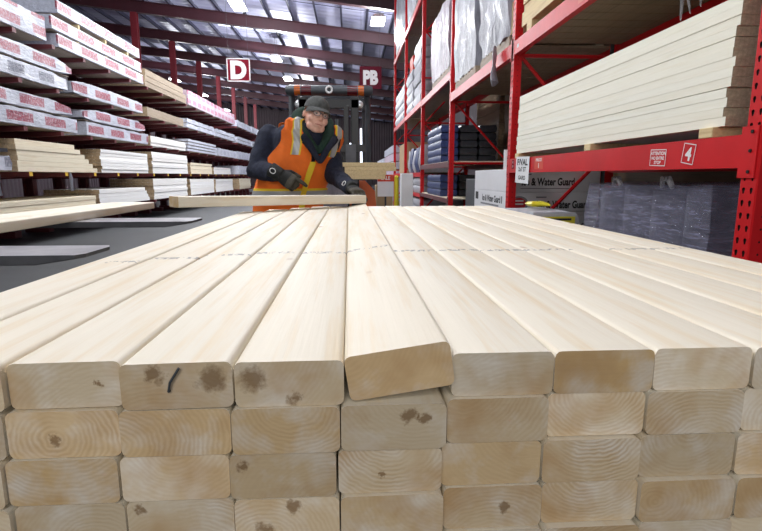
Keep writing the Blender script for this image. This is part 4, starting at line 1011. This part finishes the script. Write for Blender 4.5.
hc = HM @ Vector((0, .02, -.06)); hb.tube([hc, (-.205, 3.045, 1.40), (-.225, 3.06, 1.33)], [.060, .066, .080], 16)
hb.loft(torso_rings(-.02))
arm(hb, RSH, REL, RWR, .052, .040, .040, .026); arm(hb, LSH, LEL, LWR, .052, .040, .040, .026)
hand(hb, g=0, **RH); hand(hb, g=0, **LH)
LEGS = [((-.445, 3.14, .84), (-.455, 3.10, .47), (-.46, 3.16, .08)), ((-.255, 3.12, .84), (-.23, 3.04, .47), (-.235, 3.10, .08))]
for a, b_, c in LEGS:
    hb.tube([a, Vector(a).lerp(Vector(b_), .5), b_, Vector(b_).lerp(Vector(c), .4), c], [.085, .078, .055, .052, .036], 14, round_ends=True)
    hb.tube([(c[0], c[1] + .02, .05), (c[0], c[1] - .10, .045), (c[0], c[1] - .17, .035)], [.038, .042, .03], 12, round_ends=True)
body = mobj('body', remesh(hb, .0042, 2), 'skin', man)
jb = MB(); jb.loft(torso_rings(.004, .04, .97)); arm(jb, RSH, REL, RWR, .074, .062, .060, .042); arm(jb, LSH, LEL, LWR, .072, .057, .054, .040)
jk = mobj('jacket', remesh(jb, .008, 3), 'navy', man)
# sleeve folds
tb = bpy.data.textures.new('cloth_folds', 'CLOUDS'); tb.noise_scale = .06
q = jk.modifiers.new('folds', 'DISPLACE'); q.texture = tb; q.strength = .016; q.mid_level = .5; q.texture_coords = 'GLOBAL'
# hood and collar
def collar(name, mat, pts, rads):
    path = [Vector(p) for p in pts]; fine = []; rr_ = []
    for i in range(len(path) - 1):          # Catmull-Rom through the given points
        p0, p1, p2, p3 = path[max(i - 1, 0)], path[i], path[i + 1], path[min(i + 2, len(path) - 1)]
        for k in range(6):
            t_ = k / 6; fine.append(.5 * ((2 * p1) + (p2 - p0) * t_ + (2 * p0 - 5 * p1 + 4 * p2 - p3) * t_ ** 2 + (3 * p1 - p0 - 3 * p2 + p3) * t_ ** 3)); rr_.append(rads[i] * (1 - t_) + rads[i + 1] * t_)
    fine.append(path[-1]); rr_.append(rads[-1])
    a = MB(); a.tube(fine, rr_, 14, round_ends=True); return mobj(name, remesh(a, .006, 3), mat, man)
collar('hood_lining', 'green', [(-.175, 2.925, 1.235), (-.225, 2.925, 1.30), (-.272, 2.965, 1.365), (-.285, 3.035, 1.43), (-.245, 3.105, 1.455), (-.18, 3.13, 1.44), (-.125, 3.10, 1.40), (-.115, 3.02, 1.345), (-.135, 2.955, 1.285), (-.165, 2.925, 1.235)],
       [.016, .026, .036, .042, .046, .046, .040, .032, .024, .016])
collar('hood', 'navy', [(-.165, 2.905, 1.18), (-.212, 2.905, 1.26), (-.268, 2.94, 1.335), (-.320, 3.02, 1.385), (-.30, 3.12, 1.405), (-.205, 3.17, 1.395), (-.110, 3.14, 1.365), (-.088, 3.04, 1.32), (-.118, 2.955, 1.26), (-.155, 2.905, 1.18)],
       [.014, .022, .032, .042, .050, .054, .046, .034, .024, .014])
# vest panels wrapped on the torso
cl = lambda x, a, b_: max(a, min(b_, x))
sm = lambda x, a, b_: (lambda t_: t_ * t_ * (3 - 2 * t_))(cl((x - a) / (b_ - a), 0, 1))
def vest_patch(name, mat, ulo, uhi, v0, v1, off, nu=20, nv=40, th=.004):
    a = MB(); rows_o = []; 
    for layer in (off, off - th):
        for i in range(nv + 1):
            v = v0 + (v1 - v0) * i / nv; l_, h_ = ulo(v), uhi(v)
            rows_o.append([tuple(S(l_ + (h_ - l_) * j / nu, v, layer + .020 * sm(v, .55, .80) + .003 * math.sin(v * 31 + j * .7))) for j in range(nu + 1)])
    n1 = nv + 1; m1 = nu + 1; v_ = [p for r_ in rows_o for p in r_]; f = []
    I = lambda L_, i, j: (L_ * n1 + i) * m1 + j
    for i in range(nv):
        for j in range(nu):
            f.append((I(0, i, j), I(0, i, j + 1), I(0, i + 1, j + 1), I(0, i + 1, j))); f.append((I(1, i, j), I(1, i + 1, j), I(1, i + 1, j + 1), I(1, i, j + 1)))
    for i in range(nv):
        for j in (0, nu): f.append((I(0, i, j), I(0, i + 1, j), I(1, i + 1, j), I(1, i, j)))
    for j in range(nu):
        for i in (0, nv): f.append((I(0, i, j), I(1, i, j), I(1, i, j + 1), I(0, i, j + 1)))
    a.add(v_, f, 0, True); return a.build(name, mat, man, angle=70)
cl = lambda x, a, b_: max(a, min(b_, x))
sm = lambda x, a, b_: (lambda t_: t_ * t_ * (3 - 2 * t_))(cl((x - a) / (b_ - a), 0, 1))
VT = .855
side = lambda v: 1.62 - .60 * sm(v, .36, .56)      # armhole edge
neck = lambda v: .03 + .44 * sm(v, .40, .80)                             # open V at the front
O1 = .022
vest_patch('vest_front', 'hivis', lambda v: -side(v), lambda v: -neck(v), .10, VT, O1)
vest_patch('vest_front', 'hivis', neck, side, .10, VT, O1)
back = lambda v: min(side(v), 1.62) - .02 if v < .38 else 1.60 + 1.0 * sm(v, .38, .60) - .1 * sm(v, .72, VT)
vest_patch('vest_back', 'hivis', back, lambda v: 2 * PI - back(v), .10, VT, O1, nu=30)
for s in (-1, 1):
    ce = lambda v: s * (.47 + .14 * sm(v, .46, VT))
    for (hw, mat, nm, of) in ((.135, 'lime', 'yellow_trim', .028), (.088, 'silver', 'reflective_stripe', .031)):
        vest_patch(nm, mat, lambda v: ce(v) - hw, lambda v: ce(v) + hw, .46, VT - .01, of, nu=6)
for (v0, v1, mat, nm, of) in ((.155, .255, 'lime', 'yellow_trim', .028), (.17, .24, 'silver', 'reflective_band', .031)):
    vest_patch(nm, mat, lambda v: .05, lambda v: 2 * PI - .05, v0, v1, of, nu=60, nv=4)
vest_patch('zip_tape', 'lime', lambda v: -.05, lambda v: .05, .10, .42, .030, nu=4)
vest_patch('pocket_pen', 'black', lambda v: .62 - .25 * (v - .5), lambda v: .66 - .25 * (v - .5), .52, .66, .034, nu=3)
# trousers, boots
for a, b_, c in LEGS:
    t_ = MB(); t_.tube([(a[0], a[1], a[2] + .02), Vector(a).lerp(Vector(b_), .5), b_, Vector(b_).lerp(Vector(c), .5), (c[0], c[1], c[2] + .03)], [.108, .095, .078, .070, .066], 16, round_ends=False)
    t_.build('trouser_leg', 'trouser', man)
    t_ = MB(); t_.tube([(c[0], c[1], .20), (c[0], c[1], .10)], [.055, .058], 14, round_ends=True); t_.tube([(c[0], c[1] + .04, .055), (c[0], c[1] - .08, .052), (c[0], c[1] - .19, .045)], [.05, .056, .042], 14, round_ends=True)
    bt = remesh(t_, .008, 2)
    for v in bt.vertices: v.co.z = max(v.co.z, .002)
    mobj('boot', bt, 'boot', man)
# gloves
for H_, W_ in ((RH, RWR), (LH, LWR)):
    g_ = MB(); hand(g_, g=.0028, **H_)
    d_ = Vector(H_['direction']).normalized(); w0 = Vector(H_['wrist'])
    g_.tube([w0 - d_ * .06, w0 - d_ * .02, w0 + d_ * .01], [.042, .040, .036], 14, round_ends=False)
    me = remesh(g_, .0034, 2); o = mobj('work_glove', me, ['glove', 'glove_palm'], man)
    for p in me.polygons:
        a_ = (p.center - w0).dot(d_)
        if a_ > .058: p.material_index = 1
    cuff = MB(); c_ = w0 - d_ * .030; u_ = (d_.cross(Vector((0, 1, 0)))).normalized(); fw_ = Vector((-.1, -1, .1)); fw_ = (fw_ - d_ * fw_.dot(d_)).normalized()
    A = [2 * PI * k / 16 for k in range(17)]; cuff.tube([c_ + fw_ * .0425 + d_ * .017 * math.cos(q) + d_.cross(fw_) * .013 * math.sin(q) for q in A], .0022, 6, caps=False)
    cuff.build('cuff_badge', 'white', o)
# cap
cb_ = MB(); rings = []
for i in range(11):
    t_ = PI / 2 * i / 10; r_ = max(.02, math.cos(t_)); rings.append([(.083 * r_ * math.cos(q), .016 + .103 * r_ * math.sin(q), .035 + .088 * math.sin(t_)) for q in [2 * PI * k / 32 for k in range(32)]])
cb_.loft(rings, mx=HM); cb_.ball((0, .016, .123), (.009, .009, .005), 10, mx=HM)
cp = cb_.build('cap', 'cap', man, angle=80)
br = MB(); top_, bot = [], []
for i in range(7):
    f = i / 6; row = []
    for j in range(17):
        u = -1 + 2 * j / 16; q = u * 1.25
        x = .081 * math.sin(q); y0 = .016 - .100 * math.cos(q); ext = .072 * math.cos(u * PI / 2) ** .6 if abs(u) < 1 else 0
        row.append((x * (1 + .06 * f), y0 - ext * f, .040 - .022 * f * f - .020 * u * u * (.6 + .4 * f) + .004))
    top_.append(row); bot.append([(x, y, z - .005) for x, y, z in row])
br.loft(top_ , caps=False, closed=False, mx=HM); br.loft(bot, caps=False, closed=False, mx=HM)
edge = [top_[-1], bot[-1]]; br.loft(edge, caps=False, closed=False, mx=HM)
br.build('visor', 'cap', cp, angle=80)
# face details
for s in (-1, 1):
    e = MB(); e.ball((s * .030, -.0775, .004), (.012, .009, .006), 14, mx=HM); eo = e.build('eye', 'eye', man)
    e = MB(); e.ball((s * .030 + .002, -.0855, .003), (.0055, .003, .0050), 10, mx=HM); e.build('iris', 'iris', eo)
    e = MB(); e.tube([(s * .014, -.096, .020), (s * .030, -.095, .025), (s * .046, -.084, .021)], [.004, .0045, .003], 8, mx=HM); e.build('eyebrow', 'brow', man)
    e = MB(); e.tube([(s * .078, .002, .028), (s * .077, .012, .008), (s * .074, .018, -.02)], [.012, .013, .008], 8, flat=.5, mx=HM); e.build('hair', 'brow', man)
gl = MB(); A = [2 * PI * k / 24 for k in range(25)]
for s in (-1, 1):
    gl.tube([(s * .031 + .023 * math.cos(q), -.104 + .010 * abs(s * .031 + .023 * math.cos(q)) / .05, .003 + .016 * math.sin(q)) for q in A], .0018, 6, caps=False, mx=HM)
    gl.tube([(s * .054, -.092, .006), (s * .074, -.05, .008), (s * .080, .01, .006)], .0018, 6, mx=HM)
gl.tube([(-.009, -.104, .006), (0, -.108, .008), (.009, -.104, .006)], .0018, 6, mx=HM)
go = gl.build('glasses', 'dark_grey', man)
for s in (-1, 1):
    l_ = MB(); l_.add([(s * .031 + .022 * math.cos(q), -.104 + .010 * abs(s * .031 + .022 * math.cos(q)) / .05, .003 + .015 * math.sin(q)) for q in A[:-1]], [tuple(range(24))], 0, False, HM); l_.build('spectacle_lens', 'lens', go)
l_ = MB(); l_.tube([(-.023, -.0905, -.063), (-.008, -.0985, -.0612), (.008, -.0985, -.0612), (.023, -.0905, -.063)], [.0018, .0032, .0032, .0018], 8, flat=1.2, mx=HM); l_.build('lips', 'lip', man)

# ------------------------------------------------------------------ light
w = bpy.data.worlds.new('overcast_sky'); sc.world = w; w.use_nodes = True
bg = w.node_tree.nodes['Background']; bg.inputs[0].default_value = (.78, .87, 1.0, 1); bg.inputs[1].default_value = .22
def area(name, loc, rot, sx, sy, e, col=(1, .98, .95)):
    L = bpy.data.lights.new(name, 'AREA'); L.shape = 'RECTANGLE'; L.size = sx; L.size_y = sy; L.energy = e; L.color = col
    o = bpy.data.objects.new(name, L); C.objects.link(o); o.location = loc; o.rotation_euler = rot; return o
area('dock_door_daylight', (-.5, -8.6, 2.7), (R(90), 0, 0), 12.5, 5.0, 260, (.92, .96, 1.0))
area('front_fill', (-.3, -2.2, 2.8), (R(53), 0, 0), 2.2, 1.2, 40, (1, .96, .89))  # added fill light behind the camera, brightens the front of the stack
area('side_fill', (-3.9, 3.4, 5.6), (R(-6), R(-52), 0), 2.2, 1.6, 205, (.97, .98, 1.0))  # unseen light added across the aisle to brighten the pale panels
for y, e in ((7.5, 110), (12.5, 300), (17., 460)): area('aisle_fill', (-2.4, y, 6.9), (0, R(26), 0), 2.4, 1.6, e, (.95, .97, 1.0))  # fill lights added above the view, tilted to brighten the cantilever rack

# ------------------------------------------------------------------ camera
cam = bpy.data.cameras.new('camera'); co = bpy.data.objects.new('camera', cam); C.objects.link(co); sc.camera = co
cam.sensor_width = 36; cam.lens = 24.0; cam.clip_start = .02; cam.clip_end = 200
co.location = (0, 0, 1.10); co.rotation_euler = (R(90 - 9.992), 0, R(-3.55))
sc.view_settings.view_transform = 'Standard'; sc.view_settings.look = 'None'; sc.view_settings.gamma = 1.0; sc.view_settings.exposure = 0.0
try: sc.view_settings.use_curve_mapping = False
except Exception: pass
sc.cycles.max_bounces = 6; sc.cycles.transparent_max_bounces = 12; sc.cycles.sample_clamp_indirect = 6
